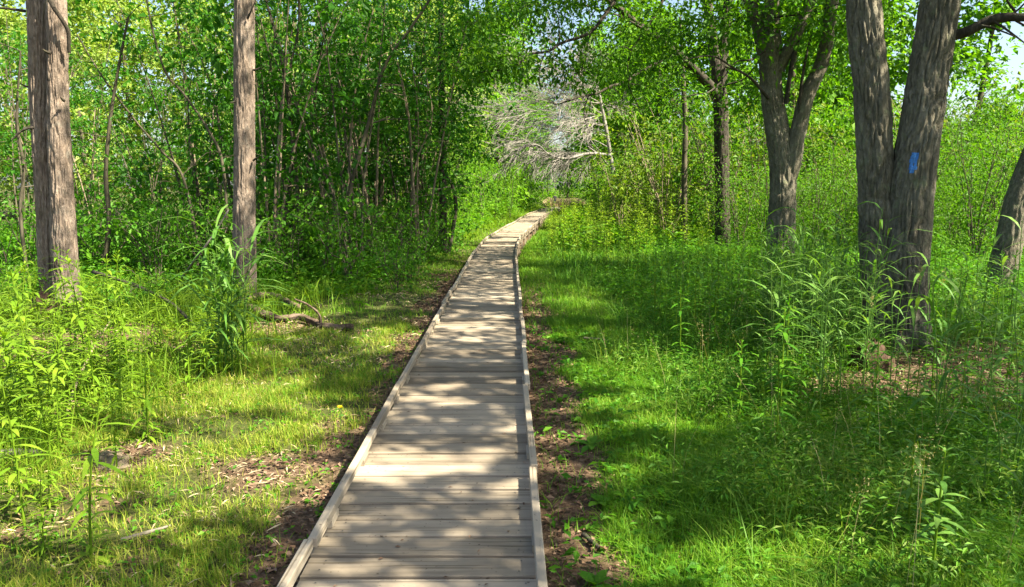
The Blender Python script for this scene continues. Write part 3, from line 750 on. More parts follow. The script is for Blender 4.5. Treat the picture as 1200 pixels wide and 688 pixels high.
# right edge: leaning trunk
rng = np.random.default_rng(15)
b = at(1163, 360, 11); b[2] = gz(b[0], b[1])
t = thing('leaning_tree', b, 'trunk leaning out of the frame at the right edge', 'tree')
mb = MB()
p1, r1 = trunk_tube(mb, [b + [-.03, 0, -.25], at(1166, 345, 11), at(1184, 280, 11), at(1194, 235, 11), at(1210, 190, 11), at(1245, 100, 11), at(1290, -60, 11), at(1330, -300, 11)],
                    [.26, .205, .185, .18, .17, .16, .14, .05], 72, 91, .016, 9)
mb.build('trunk', M['grey_bark'], t, smooth=True, loc=b)
big_crown(t, b, rng, list(p1[86:]), list(r1[86:]), [((8.4, 11.6, 8.2), (2.6, 2.6, 2.2), 90), ((10.2, 7.6, 9.4), (3.0, 3.2, 2.0), 130), ((11, 12.2, 9.2), (2.2, 2.4, 2.0), 90)], 60, .115, M['lf_tree'], M['dark_bark'])
# the tree beside the viewer that shades the near boards and the long grass
rng = np.random.default_rng(18)
b = np.array([9.0, .4, float(gz(9., .4))])
t = thing('shade_tree', b, 'tree standing outside the frame on the right, its crown shading the near boards', 'tree')
mb = MB()
p0_, r0_ = trunk_tube(mb, [b + [0, 0, -.2], b + [.05, 0, 2.5], b + [-.1, .1, 5], b + [-.3, .2, 8], b + [-.4, .2, 11]], [.3, .24, .2, .15, .05], 32, 99, .014, 8, step=.1)
mb.build('trunk', M['grey_bark'], t, smooth=True, loc=b)
big_crown(t, b, rng, list(p0_[40:]), list(r0_[40:]), [((8.0, .2, 9.2), (4.6, 3.4, 2.4), 300), ((11.0, 4.4, 9.6), (2.6, 2.4, 2.0), 130)], 60, .14, M['lf_tree'], M['dark_bark'], sig=.42)
# thin pale-footed trunk
b = at(802, 288, 23); b[2] = gz(b[0], b[1])
t = thing('young_tree', b, 'thin young trunk, pale at its foot, left of the dark upright tree', 'tree')
mb = MB()
p1, r1 = trunk_tube(mb, [b + [0, 0, -.2], at(802, 270, 23), at(802, 200, 23), at(803, 150, 23), at(801, 100, 23), at(797, 20, 23)], [.11, .095, .085, .08, .07, .03], 24, 95, .006, 5)
mb.build('trunk', M['stem'], t, smooth=True, loc=b)
big_crown(t, b, rng, list(p1[57:]), list(r1[57:]), [(*pxblob(796, 110, 23, (1.2, 1.2, 1.1)), 26), (*pxblob(820, 175, 23.3, (1.2, 1., .6)), 12)], 60, .10, M['lf_tree'], M['dark_bark'])

# left of the walk: the dark leafy tree at the thicket's end
rng = np.random.default_rng(16)
b = at(519, 272, 20); b[2] = gz(b[0], b[1])
t = thing('leafy_tree', b, 'dark leafy tree at the corner of the thicket where the boardwalk bends', 'tree')
mb = MB()
p1, r1 = trunk_tube(mb, [b + [0, 0, -.2], at(519, 250, 20), at(519, 180, 20), at(518, 120, 20), at(516, 40, 20), at(520, -80, 20)], [.13, .105, .095, .09, .075, .03], 28, 97, .008, 5)
p2, r2 = trunk_tube(mb, [b + [.1, 0, -.2], at(534, 245, 20), at(530, 218, 20), at(522, 205, 20)], [.06, .05, .045, .04], 16, 98, .004, 5)
mb.build('trunk', M['dark_bark'], t, smooth=True, loc=b)
big_crown(t, b, rng, list(p1[29:]), list(r1[29:]), [(*pxblob(510, 90, 20, (1.7, 1.8, 1.5)), 70), (*pxblob(490, 20, 20, (2.2, 1.8, 1.3)), 60), (*pxblob(530, 170, 20, (.9, 1.3, .8)), 32), (*pxblob(550, 50, 19.5, (1.0, 1., 1.2)), 30), (*pxblob(470, 160, 20, (1.2, 1.4, .9)), 30)],
          64, .085, M['lf_thicket'], M['dark_bark'], sig=.30, do_carve=False)

# ------------------------------------------------------------------ the bleached dead tree leaning over the walk
rng = np.random.default_rng(17)
b = at(722, 262, 40); b[2] = gz(b[0], b[1])
t = thing('dead_tree', b, 'bleached leafless dead tree bowing over the far end of the boardwalk', 'dead tree')
mb = MB()
stem_ = resample([b + [0, 0, -.2], at(720, 215, 40), at(714, 175, 40), at(709, 145, 39.8), at(700, 100, 39.5)], 26)
tube(mb, stem_, np.linspace(.16, .07, 26), 12, bark_disp(8, .015, 5))
mb.build('trunk', M['bleached'], t, smooth=True, loc=b)
mb = MB()
def twig(p, d, L, r, lvl, grav):
    n = 6; pts = [p]; v = unit(d)
    for i in range(n):
        v = unit(v + rng.normal(0, .085, 3) + np.array([0, 0, grav])); pts.append(pts[-1] + v * L / n)
    pts = np.array(pts); tube(mb, pts, np.linspace(r, max(.006, r * .35), n + 1), 4)
    if lvl > 0:
        for k in range(5 if lvl > 1 else 4):
            i = rng.integers(1, n); dd = unit(pts[i + 1] - pts[i] if i < n else v)
            twig(pts[i], unit(dd + rdir(rng, 1)[0] * .5), L * rng.uniform(.4, .75), max(.010, r * .5), lvl - 1, grav)
for tx, ty, src in ((616, 92, 10), (622, 115, 16), (628, 84, 20), (622, 140, 16), (640, 75, 24), (622, 146, 14), (640, 160, 18), (655, 90, 24), (668, 140, 20), (690, 85, 24), (650, 120, 22), (632, 105, 20), (730, 130, 22), (640, 132, 18), (650, 66, 25), (672, 70, 25), (700, 62, 25), (632, 78, 22), (684, 105, 24)):
    p0 = stem_[min(src, 25)]; e = at(tx, ty, 38 + rng.uniform(-1.5, 1.5)); L = np.linalg.norm(e - p0)
    twig(p0, (e - p0) / L + np.array([0, 0, .12]), L * .97, .03, 3, -.02)
mb.build('upper_branches', M['bleached'], t, smooth=True, loc=b)
mb = MB()
l2 = resample([at(716, 182, 40), at(690, 180, 39), at(662, 186, 38), at(642, 180, 37.5), at(630, 170, 37), at(612, 172, 37), at(606, 188, 37)], 30)
tube(mb, l2, np.linspace(.085, .025, 30), 10)
for i in range(4, 29):
    for s in range(2):
        twig(l2[i], np.array([-.6, rng.normal(0, .3), rng.uniform(-.6, .45)]), rng.uniform(.9, 1.7), .016, 2, -.06)
mb.build('lower_branches', M['bleached'], t, smooth=True, loc=b)

# ------------------------------------------------------------------ thicket saplings, shrubs and wood trees (a few of each kind, then copies)
def make_sapling(seed, H, mat, smat, nst=3, lean=.25, leafz=.35, size=.075, n_c=46, per=34, spread=.9, sig=.28, thick=.022, name='thicket_sapling', label='', cat='sapling', group=None):
    rng = np.random.default_rng(seed)
    t = thing(name, (0, 0, 0), label, cat, group)
    mb = MB(); nodes = []; nr = []
    for k in range(nst):
        a = rng.uniform(0, 2 * PI); ln = rng.uniform(.3, 1.2) * lean * H; h = H * rng.uniform(.75, 1.05)
        d = np.array([math.cos(a), math.sin(a), 0])
        pts = resample([d * .05 + [0, 0, -.15], d * ln * .22 + [0, 0, h * .3] + rng.normal(0, .05, 3), d * ln * .55 + [0, 0, h * .68] + rng.normal(0, .1, 3), d * ln + [0, 0, h]], 18)
        r = np.linspace(thick * rng.uniform(.7, 1.3), .006, 18); tube(mb, pts, r, 6)
        i0 = int(18 * leafz); nodes += list(pts[i0:]); nr += list(r[i0:])
    nd = np.array(nodes)
    C = nd[rng.integers(0, len(nd), n_c)] + rng.normal(0, 1, (n_c, 3)) * np.array([spread, spread, .35]) * .6
    connect(rng, mb, nodes, nr, C, rmin=.005, rk=.006, sides=4)
    mb.build('stem', smat, t, smooth=True)
    P, A, Nn, L, W = leaf_cloud(rng, C, sig, per, size, .6, .42, .5)
    mb = MB(); leaves(mb, P, A, Nn, L, W); mb.build('foliage', mat, t)
    return t
def make_wood_tree(seed, H, mat, bmat, lowz, rad, n_c, per, size, sig, name, label, group, trunk_r=.16):
    rng = np.random.default_rng(seed)
    t = thing(name, (0, 0, 0), label, 'tree', group)
    mb = MB(); top = np.array([rng.normal(0, .5), rng.normal(0, .5), H])
    pts = resample([[0, 0, -.3], [rng.normal(0, .1), rng.normal(0, .1), H * .3], top * [.6, .6, .65], top], 22)
    r = np.linspace(trunk_r, .02, 22); tube(mb, pts, r, 10, bark_disp(seed, trunk_r * .08, 5, step=.4))
    mb.build('trunk', bmat, t, smooth=True)
    bl = []; k = 9
    for i in range(k):
        z = lowz + (H - lowz) * (i + .5) / k; f = math.sin(PI * (.18 + .78 * (i + .5) / k)) ; a = rng.uniform(0, 2 * PI)
        bl.append(ellip(rng, n_c // k, (math.cos(a) * rad * .42 * f, math.sin(a) * rad * .42 * f, z), (rad * .72 * f, rad * .72 * f, (H - lowz) / k * 1.1)))
    C = np.vstack(bl); mb = MB(); mb.cur = 1
    connect(rng, mb, list(pts[3:]), list(r[3:]), C, rmin=.012, rk=.012, sides=4); mb.cur = 0
    P, A, Nn, L, W = leaf_cloud(rng, C, sig, per, size, .62, .42, .4)
    leaves(mb, P, A, Nn, L, W); mb.build('crown', mat, t, mat2=bmat)
    return t
def spread_pts(rng, n, fx, fy, mind, ok=lambda x, y: True, tries=6000):
    out = []
    for _ in range(tries):
        if len(out) >= n: break
        x, y = rng.uniform(*fx), rng.uniform(*fy)
        if ok(x, y) and all((x - a) ** 2 + (y - b_) ** 2 > mind * mind for a, b_ in out): out.append((x, y))
    return out
def in_view(x, y, m=1.08): return abs(x) < .70 * y * m + .5

def scatter(protos, pts, rng, smin, smax, labels=None, groups=None, sink=0.0):
    used = set()
    for i, (x, y) in enumerate(pts):
        p = protos[i % len(protos)]; loc = (x, y, float(gz(x, y)) - sink); rz = rng.uniform(0, 2 * PI); s = rng.uniform(smin, smax)
        if id(p) not in used:
            used.add(id(p)); p.location = loc; p.rotation_euler = (0, 0, rz); p.scale = (s, s, s)
        else: copy_thing(p, loc, rz, s)

rng = np.random.default_rng(21)
# shaded thicket left of the walk
lab = 'slender dark stemmed sapling with small green leaves in the shaded thicket left of the boardwalk'
grp = 'saplings of the thicket left of the boardwalk'
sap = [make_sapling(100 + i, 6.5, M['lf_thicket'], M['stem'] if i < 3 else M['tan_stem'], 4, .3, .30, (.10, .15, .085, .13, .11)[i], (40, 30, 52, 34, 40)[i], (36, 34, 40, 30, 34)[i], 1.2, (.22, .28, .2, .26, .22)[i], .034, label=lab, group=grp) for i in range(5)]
pts = spread_pts(rng, 46, (-15, -2.0), (14.5, 26), .9, lambda x, y: in_view(x, y) and x < -1.9 - .06 * (y - 14) and not (x > -6.6 and y < 15.5 and x < -5.2) and not (x < -7.5 and y < 18) and (x > -.34 * y or vnoise(x * 7.3, y * 5.1, 3) > .58))
scatter(sap, pts, rng, .75, 1.2)
# brighter saplings behind it and along its sunny edge
lab = 'sunlit bushy sapling with yellow green leaves on the bright left edge of the far boardwalk'
grp = 'sunlit bushes along the far left edge'
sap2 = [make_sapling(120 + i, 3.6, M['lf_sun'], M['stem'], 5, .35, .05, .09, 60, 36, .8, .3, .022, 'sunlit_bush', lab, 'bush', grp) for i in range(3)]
pts = [(-2.5, 25), (-2.2, 28), (-1.9, 31), (-1.4, 34.5), (-3.6, 29.5), (-3.2, 33), (-.9, 38), (-2.4, 37), (-.2, 43), (-1.8, 42), (.2, 49), (-1.4, 47), (.2, 57), (-.9, 54), (.6, 66), (.2, 62), (-3.4, 39), (-3.2, 46)]
scatter(sap2, pts, rng, .8, 1.2)
# brushy thicket right of the walk, tan stems with olive leaves
lab = 'twiggy tan stemmed shrub with sparse leaves in the brush behind the right trees'
grp = 'twiggy shrubs of the brush on the right'
sap3 = [make_sapling(140 + i, 4.0, M['lf_olive'], M['tan_stem'], 7, .32, .22, .12, 46, 24, 1.0, .28, .02, 'twiggy_shrub', lab, 'shrub', grp) for i in range(4)]
pts = spread_pts(rng, 46, (3.5, 24), (23.5, 36), 1.15, lambda x, y: in_view(x, y) and x > 3.2 + .05 * (y - 23))
scatter(sap3, pts, rng, .8, 1.25)
# green bushes beyond the twin trunk
lab = 'deep green leafy bush in the shade beyond the twin trunk tree'
grp = 'green bushes beyond the twin trunk tree'
sap4 = [make_sapling(160 + i, 4.0, M['lf_tree'], M['stem'], 6, .32, .08, .085, 70, 36, 1.0, .34, .024, 'green_bush', lab, 'bush', grp) for i in range(3)]
pts = spread_pts(rng, 26, (9.5, 20), (15, 26), 1.3, lambda x, y: in_view(x, y) and x > 6 + .28 * (y - 6) and x > .52 * y)
scatter(sap4, pts, rng, .55, .85)

# wood behind
lab = 'tall sunlit yellow green tree in the wood behind the left thicket'
grp = 'trees of the wood behind the left thicket'
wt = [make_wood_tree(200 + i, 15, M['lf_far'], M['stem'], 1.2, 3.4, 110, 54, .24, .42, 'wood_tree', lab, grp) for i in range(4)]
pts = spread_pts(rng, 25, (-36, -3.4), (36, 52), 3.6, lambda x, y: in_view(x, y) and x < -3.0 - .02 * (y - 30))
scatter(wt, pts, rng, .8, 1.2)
lab = 'sunlit green tree in the wood closing the end of the boardwalk'
grp = 'trees closing the far end of the boardwalk'
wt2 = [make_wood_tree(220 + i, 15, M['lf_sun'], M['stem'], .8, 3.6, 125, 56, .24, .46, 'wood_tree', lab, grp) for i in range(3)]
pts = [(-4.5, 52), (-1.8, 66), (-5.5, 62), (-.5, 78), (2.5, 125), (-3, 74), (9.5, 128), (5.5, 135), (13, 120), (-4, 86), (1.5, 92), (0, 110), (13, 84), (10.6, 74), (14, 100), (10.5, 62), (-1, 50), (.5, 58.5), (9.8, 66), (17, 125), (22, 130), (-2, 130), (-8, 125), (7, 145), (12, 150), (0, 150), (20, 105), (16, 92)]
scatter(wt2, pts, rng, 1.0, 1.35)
lab = 'bright green tree standing in the wood behind the right hand trunks'
grp = 'trees of the wood behind the right hand trunks'
wt3 = [make_wood_tree(240 + i, 11, M['lf_sun'], M['stem'], 1.6, 3.0, 115, 54, .23, .42, 'wood_tree', lab, grp) for i in range(4)]
pts = [(11.5, 31), (15.5, 33), (19, 31), (13.5, 36), (9, 47), (13, 46.5), (5.4, 50), (7.6, 54), (17, 45.5), (11, 52), (15.5, 51), (18.5, 39), (10, 58)]
scatter(wt3, pts, rng, .95, 1.3)
for x_, y_ in ((21, 46), (25, 46), (20, 52), (23, 40), (27, 47), (25, 53), (30, 54)): copy_thing(wt3[rng.integers(0, 4)], (x_, y_, float(gz(x_, y_))), rng.uniform(0, 6), rng.uniform(.45, .58))
lab = 'rounded sunlit bush filling the back of the brush on the right'
grp = 'sunlit bushes at the back of the brush on the right'
sap5 = [make_sapling(170 + i, 4.2, M['lf_sun'], M['tan_stem'], 7, .4, .03, .12, 70, 36, 1.2, .4, .02, 'sunlit_bush', lab, 'bush', grp) for i in range(3)]
pts = spread_pts(rng, 44, (6, 32), (36, 46), 1.6, lambda x, y: in_view(x, y) and x > 5.6)
scatter(sap5, pts, rng, .8, 1.15)
pts = spread_pts(rng, 26, (4.5, 14), (17.5, 25), 1.0, lambda x, y: x > .30 * y and x < .56 * y)
for x_, y_ in pts: copy_thing(sap4[rng.integers(0, 3)], (x_, y_, float(gz(x_, y_))), rng.uniform(0, 6), rng.uniform(.42, .72), 'deep green leafy bush growing between and behind the right hand trunks', 'green bushes between the right hand trunks')
wt4 = make_wood_tree(260, 8, M['lf_tree'], M['stem'], 1.0, 2.6, 170, 44, .13, .45, 'wood_tree', 'low green tree under the open sky at the right edge of the wood', 'low trees at the right edge of the wood')
scatter([wt4], [(17.5, 27), (20, 30), (22, 27.5), (25.5, 34), (28, 38), (30, 44), (20, 24.5), (26, 41), (16.4, 31.5)], rng, .52, .72)

# conifers
def conifer(seed, H, rad, mat, low, name, label, group=None, drape=.7):
    rng = np.random.default_rng(seed); t = thing(name, (0, 0, 0), label, 'tree', group)
    mb = MB(); tube(mb, [[0, 0, -.3], [0, 0, H * .5], [0, 0, H]], [.22, .14, .02], 10); mb.build('trunk', M['dead'] if 0 else M['stem'], t, smooth=True)
    mb = MB(); ml = MB(); nb = int((H - low) / .22)
    for i in range(nb):
        z = low + (H - low) * i / nb; R = rad * (1 - (z - low) / (H - low)) ** .8 * rng.uniform(.7, 1.1) + .15
        a = rng.uniform(0, 2 * PI); d = np.array([math.cos(a), math.sin(a), 0])
        pts = resample([[0, 0, z], d * R * .5 + [0, 0, z - .05 * R], d * R + [0, 0, z - .3 * R]], 8); tube(mb, pts, np.linspace(.03, .008, 8), 4)
        n = int(40 * R); u = rng.random(n); s0 = np.stack([np.interp(u, np.linspace(0, 1, 8), pts[:, k]) for k in range(3)], -1)
        A = np.stack([rng.normal(0, .22, n), rng.normal(0, .22, n), -rng.uniform(.3, 1, n) * drape], -1)
        B = np.stack([rng.normal(0, .06, n), rng.normal(0, .06, n), -.1 * np.ones(n)], -1)
        ribbons(ml, s0, A, B, rdir(rng, n, -.2, .2), .09, 'lance')
    mb.cur = 1; ml.cur = 0
    for o_ in (mb,):
        ml.cur = 1; [ml.add(v_, f_ - o0) for v_, f_, o0 in zip(mb.v, mb.f4, np.concatenate([[0], np.cumsum([len(q) for q in mb.v])[:-1]]))]
    ml.build('crown', mat, t, mat2=M['stem'])
    return t
c = conifer(300, 15, 2.4, M['needle'], 1.5, 'spruce_tree', 'pale spruce with drooping branches left of the bleached dead tree')
c.location = (-1.6, 53, float(gz(-1.6, 53)))
c = conifer(301, 2.9, 1.1, M['dark_needle'], .1, 'spruce_tree', 'small dark spruce at the far end of the boardwalk', drape=.35)
c.location = (1.3, 72, float(gz(1.3, 72)))

# leaning poles of the thicket that one can tell apart
def pole(name, label, pts, d0, d1, r0, r1, mat, seed, nleaf=8, lmat='lf_thicket', blobr=(.5, .5, .35), top=.45):
    rng = np.random.default_rng(seed); k = len(pts)
    P = np.array([at(x, y, d0 + (d1 - d0) * i / (k - 1)) for i, (x, y) in enumerate(pts)]); P[0, 2] = min(P[0, 2], gz(P[0, 0], P[0, 1])) - .1
    b = P[0] + [0, 0, .1]
    t = thing(name, b, label, 'sapling'); Q = resample(P, 40); mb = MB(); r = np.linspace(r0, r1, 40)
    tube(mb, Q, r, 9, bark_disp(seed, r0 * .12, 4))
    C = Q[rng.integers(int(40 * top), 40, nleaf)] + rng.normal(0, 1, (nleaf, 3)) * blobr
    connect(rng, mb, list(Q[12:]), list(r[12:]), C, rmin=.004, rk=.006, sides=4)
    mb.build('stem', M[mat], t, smooth=True, loc=b)
    Pp, A, Nn, L, W = leaf_cloud(rng, C, .22, 30, .07); mb = MB(); leaves(mb, Pp, A, Nn, L, W); mb.build('foliage', M[lmat], t, loc=b)
pole('leaning_sapling', 'long dark sapling curving up to the right in the middle of the thicket', [(402, 285), (408, 235), (433, 140), (451, 77), (480, 35), (503, 0), (540, -60)], 15, 14.4, .05, .022, 'stem', 401, 22)
pole('leaning_sapling', 'crooked sapling bending left above the slim pinkish grey trunk', [(266, 300), (262, 200), (244, 153), (215, 110), (195, 87), (180, 40), (170, -10)], 14, 13.6, .035, .016, 'stem', 402, 14)
pole('leaning_sapling', 'straight thin sapling slanting left between the two shaggy trunks', [(238, 290), (216, 213), (190, 178), (160, 143), (120, 90), (90, 40)], 13.6, 13, .03, .012, 'stem', 403, 12)
pole('leaning_sapling', 'slim upright sapling left of the long curving one', [(352, 280), (346, 180), (338, 100), (350, 30), (348, -30)], 15.4, 15, .04, .02, 'stem', 404, 16)
pole('leaning_sapling', 'forked looking dark sapling just right of the slim pinkish grey trunk', [(318, 285), (342, 200), (336, 110), (322, 40), (300, -40)], 15, 14.6, .035, .015, 'dark_bark', 405, 14)
pole('leaning_sapling', 'dark sapling with a kinked foot near the far left trunk', [(118, 302), (128, 262), (124, 200), (132, 120), (150, 20)], 13, 12.8, .05, .02, 'stem', 406, 12)
pole('leaning_sapling', 'thin dark sapling at the far left of the picture', [(30, 300), (24, 250), (28, 200), (20, 140), (24, 60)], 12, 12, .035, .015, 'stem', 407, 14, 'lf_tree')
pole('leaning_sapling', 'thin pale sapling leaning left inside the thicket', [(478, 268), (486, 200), (506, 140), (498, 80)], 17.5, 17, .025, .01, 'tan_stem', 408, 10)

# ------------------------------------------------------------------ low plants
def make_goldenrod(seed, H, mat, name, label, cat, group, nl=46, L0=.12, wd=.016, top_tuft=True):
    rng = np.random.default_rng(seed); t = thing(name, (0, 0, 0), label, cat, group)
    mb = MB(); bend = rng.normal(0, .06, 2) * H
    P = resample([[0, 0, -.05], [bend[0] * .3, bend[1] * .3, H * .5], [bend[0], bend[1], H]], 14)
    tube(mb, P, np.linspace(.0075, .003, 14), 5); mb.build('stem', M['weed'], t, smooth=True)
    u = np.sort(rng.uniform(.06, 1, nl)); p0 = np.stack([np.interp(u, np.linspace(0, 1, 14), P[:, k]) for k in range(3)], -1)
    az = np.arange(nl) * 2.4 + rng.normal(0, .2, nl); el = np.where(u > .9, .9, .35) + rng.normal(0, .15, nl)
    L = L0 * np.where(u < .85, 1.0, 1.0 - (u - .85) / .15 * .62) * rng.uniform(.8, 1.2, nl) * np.where(u < .3, .8, 1)
    d = np.stack([np.cos(az) * np.cos(el), np.sin(az) * np.cos(el), np.sin(el)], -1)
    A = d * L[:, None]; B = np.zeros((nl, 3)); B[:, 2] = -L * .45
    S = np.stack([-np.sin(az), np.cos(az), 0 * az], -1)
    ml = MB(); ribbons(ml, p0, A, B, S, wd * L / L0, 'lance'); ml.build('foliage', mat, t)
    return t
def make_reed(seed, H, mat, name, label, cat, group, nst=1, nl=7, L0=.45, wd=.022, plume=False):
    rng = np.random.default_rng(seed); t = thing(name, (0, 0, 0), label, cat, group)
    mb = MB(); ml = MB(); mp = MB()
    for s in range(nst):
        b0 = rng.normal(0, .07, 2) if nst > 1 else np.zeros(2); h = H * rng.uniform(.7, 1.05); bend = rng.normal(0, .09, 2) * h
        P = resample([[b0[0], b0[1], -.05], [b0[0] + bend[0] * .3, b0[1] + bend[1] * .3, h * .5], [b0[0] + bend[0], b0[1] + bend[1], h]], 12)
        tube(mb, P, np.linspace(.005, .0022, 12), 5)
        u = np.linspace(.15, .97, nl) + rng.normal(0, .03, nl); p0 = np.stack([np.interp(u, np.linspace(0, 1, 12), P[:, k]) for k in range(3)], -1)
        az = np.where(np.arange(nl) % 2, 0, PI) + rng.normal(0, .5, nl) + rng.uniform(0, 6.28); el = rng.uniform(.75, 1.15, nl)
        L = L0 * rng.uniform(.7, 1.2, nl); d = np.stack([np.cos(az) * np.cos(el), np.sin(az) * np.cos(el), np.sin(el)], -1)
        B = np.stack([np.cos(az) * .35, np.sin(az) * .35, -.75 + 0 * az], -1) * L[:, None] * rng.uniform(.5, 1.1, (nl, 1))
        ribbons(ml, p0, d * L[:, None], B, np.stack([-np.sin(az), np.cos(az), 0 * az], -1), wd * rng.uniform(.7, 1.2, nl), 'lance')
        if plume:
            n = 40; u2 = rng.random(n); q = P[-1] + np.stack([rng.normal(0, .006, n), rng.normal(0, .006, n), u2 * .16], -1)
            leaves(mp, q, rdir(rng, n, .3, 1), rdir(rng, n), .02, .007)
    mb.build('stem', M['reed'], t, smooth=True); ml.build('foliage', mat, t)
    if plume: mp.build('seed_head', M['seed'], t)
    return t
def put(o, x, y, s=1., rz=0., dz=0.):
    o.location = (x, y, float(gz(x, y)) + dz); o.scale = (s, s, s); o.rotation_euler = (0, 0, rz)
def gpos(px, py):
    d = 5.
    for _ in range(12):
        p = at(px, py, d); z = float(gz(p[0], p[1]))
        a = PITCH + math.atan((py - 344) / FPX); d = (CAM_H - z) / math.tan(a)
    p = at(px, py, d); return p[0], p[1]

rng = np.random.default_rng(31)
# near left: tall yellow green weeds
for k, (px, py, h, lb) in enumerate([(41, 500, 1.2, 'tall narrow leaved weed in front of the far left trunk, left one of two'),
                                     (106, 470, 1.24, 'tall narrow leaved weed in front of the far left trunk, right one of two'),
                                     (18, 520, .82, 'shorter narrow leaved weed at the left picture edge'), (146, 455, .62, 'low narrow leaved weed right of the two tall ones')]):
    o = make_goldenrod(500 + k, h, M['weed'], 'narrow_leaved_weed', lb, 'weed', None, 74, .20, .034); put(o, *gpos(px, py), 1, rng.uniform(0, 6))
lab, grp = 'knee high narrow leaved weed among the growth around the far left trunk', 'low weeds on the left'
pr_ = [make_goldenrod(510 + k, .55, M['weed'], 'narrow_leaved_weed', lab, 'weed', grp, 34, .13, .02) for k in range(3)]
pts = spread_pts(rng, 80, (-6.4, -2.6), (4.6, 10.5), .22, lambda x, y: in_view(x, y, 1) and x < -1.7 - .16 * y + .4 and float(bare(np.array(x), np.array(y))) < .4 + .5 * vnoise(x * 3, y * 3, 4))
scatter(pr_, pts, rng, .6, 1.25)
# left: tall reed tuft
x, y = gpos(272, 440)
o = make_reed(520, 1.35, M['reed'], 'reed_clump', 'tall clump of broad bladed reed grass in front of the slim trunk', 'reed grass', None, 16, 9, .62, .034); put(o, x, y)
# right: reeds in front of the twin trunk
lab, grp = 'tall broad bladed reed stem rising from the long grass on the right', 'reed stems in the long grass on the right'
pr_ = [make_reed(530 + k, 1.3, M['reed'], 'reed_plant', lab, 'reed grass', grp, 1 if k == 2 else 2, 7, .42, .026, k == 2) for k in range(4)]
pts = [gpos(px, py) for px, py in ((1030, 440), (962, 430), (1000, 430), (985, 455), (940, 440), (905, 400), (860, 400), (880, 420), (930, 405), (960, 480), (1010, 465), (830, 400), (1180, 470), (1150, 440), (1195, 500), (1040, 470), (985, 500), (845, 420), (800, 390), (915, 450), (1190, 540), (1165, 415), (1100, 455), (1000, 400), (1015, 420), (1045, 425), (975, 410), (950, 395), (930, 380), (890, 385), (870, 370), (850, 375), (820, 370), (900, 360), (940, 365), (1120, 400), (1140, 395), (1180, 430), (1010, 385), (960, 370), (780, 365), (1085, 470), (1060, 490), (905, 470), (890, 450), (1150, 500), (1190, 455), (1110, 420), (1185, 590), (1160, 560), (1195, 620), (1140, 520), (1170, 600), (1120, 540), (1198, 560), (1100, 520))]
scatter(pr_, pts, rng, .7, 1.1)
# near right weeds
for k, (px, py, h, lb) in enumerate([(1090, 700, .62, 'pale leafy weed stem standing at the bottom right of the long grass'), (1062, 640, .6, 'leafy weed stem with paired shoots in the long grass'), (1010, 560, .7, 'dark leafed weed stem in the shaded long grass')]):
    o = make_goldenrod(540 + k, h, M['reed'], 'leafy_weed', lb, 'weed', None, 36, .11, .024); put(o, *gpos(px, py), 1, k)
# goldenrod bank right of the far walk
lab, grp = 'upright pale green goldenrod stem in the sunny bank right of the far boardwalk', 'goldenrod stems in the sunny bank'
pr_ = [make_goldenrod(550 + k, 1.5, M['goldenrod'], 'goldenrod_stem', lab, 'goldenrod', grp, 60, .15, .036) for k in range(3)]
pts = spread_pts(rng, 150, (.8, 7.5), (15, 36), .28, lambda x, y: x > float(walk_x(y)) + 1.1 + .8 * (y < 20) and x < 2.4 + .13 * y)
scatter(pr_, pts, rng, .7, 1.2)
# leafy shrubs at the foot of the left thicket
lab, grp = 'knee high leafy shrub at the foot of the left thicket', 'leafy shrubs at the foot of the left thicket'
pr_ = [make_sapling(560 + k, 1.15, M['herb'], M['stem'], 7, .45, .05, .065, 40, 26, .5, .17, .008, 'low_shrub', lab, 'shrub', grp) for k in range(4)]
pts = spread_pts(rng, 90, (-9, -1.9), (10.3, 22), .5, lambda x, y: in_view(x, y) and x < -1.75 - .0 * y and not (y < 12.2 and x > -2.6) and not (-4.9 < x < -2 and y < 10.6) and not (x < -4.5 and y < 10.5) and not (x < -2.2 and y < 12.6))
scatter(pr_, pts, rng, .65, 1.25)

# ------------------------------------------------------------------ grass and other uncountable growth
def grass(name, mat, n, fx, fy, dens, h, wd, rng, lean=.35, prof='grass', kind='stuff', near_k=0.):
    x = rng.uniform(*fx, n); y = fy[0] + (fy[1] - fy[0]) * rng.random(n) ** (1.6 if near_k else 1.)
    k = (np.abs(x) < .72 * y * 1.05 + .25) & (rng.random(n) < dens(x, y)); x, y = x[k], y[k]; n = len(x)
    z = gz(x, y) - .01; hh = h(x, y) * rng.uniform(.5, 1.25, n); az = rng.uniform(0, 2 * PI, n); ln = np.abs(rng.normal(0, lean, n))
    A = np.stack([np.cos(az) * ln * .35 * hh, np.sin(az) * ln * .35 * hh, hh * 1.15], -1)
    B = np.stack([np.cos(az) * ln * hh, np.sin(az) * ln * hh, -hh * (.12 + .35 * np.minimum(ln, 1.4))], -1)
    sa = az + PI / 2 + rng.normal(0, .5, n)
    S = np.stack([np.cos(sa), np.sin(sa), 0 * sa], -1)
    w_ = wd * (1 + .11 * np.maximum(0, y - 4)) * rng.uniform(.6, 1.3, n)
    mb = MB(); ribbons(mb, np.stack([x, y, z], -1), A, B, S, w_, prof); o = mb.build(name, mat)
    return tag(o, kind=kind)
rng = np.random.default_rng(41)
rel = lambda x, y: x - walk_x(y)
def d_lawn_l(x, y): return (rel(x, y) < -.55) * (1 - .93 * bare(x, y)) * (.18 + .82 * sstep(.38, .62, fbm(x * 2.1, y * 2.1, 51)))
def d_lawn_r(x, y): return (rel(x, y) > .56) * (1 - .95 * bare(x, y)) * sstep(4.6, 2.6, rel(x, y))
grass('lawn_grass', M['yellow_lawn'], 100000, (-4.2, -.8), (2.4, 9.5), lambda x, y: d_lawn_l(x, y), lambda x, y: .05 + .06 * fbm(x * 2, y * 2, 7) + .05 * sstep(-2, -4, x), .0042, rng, .7, near_k=1)
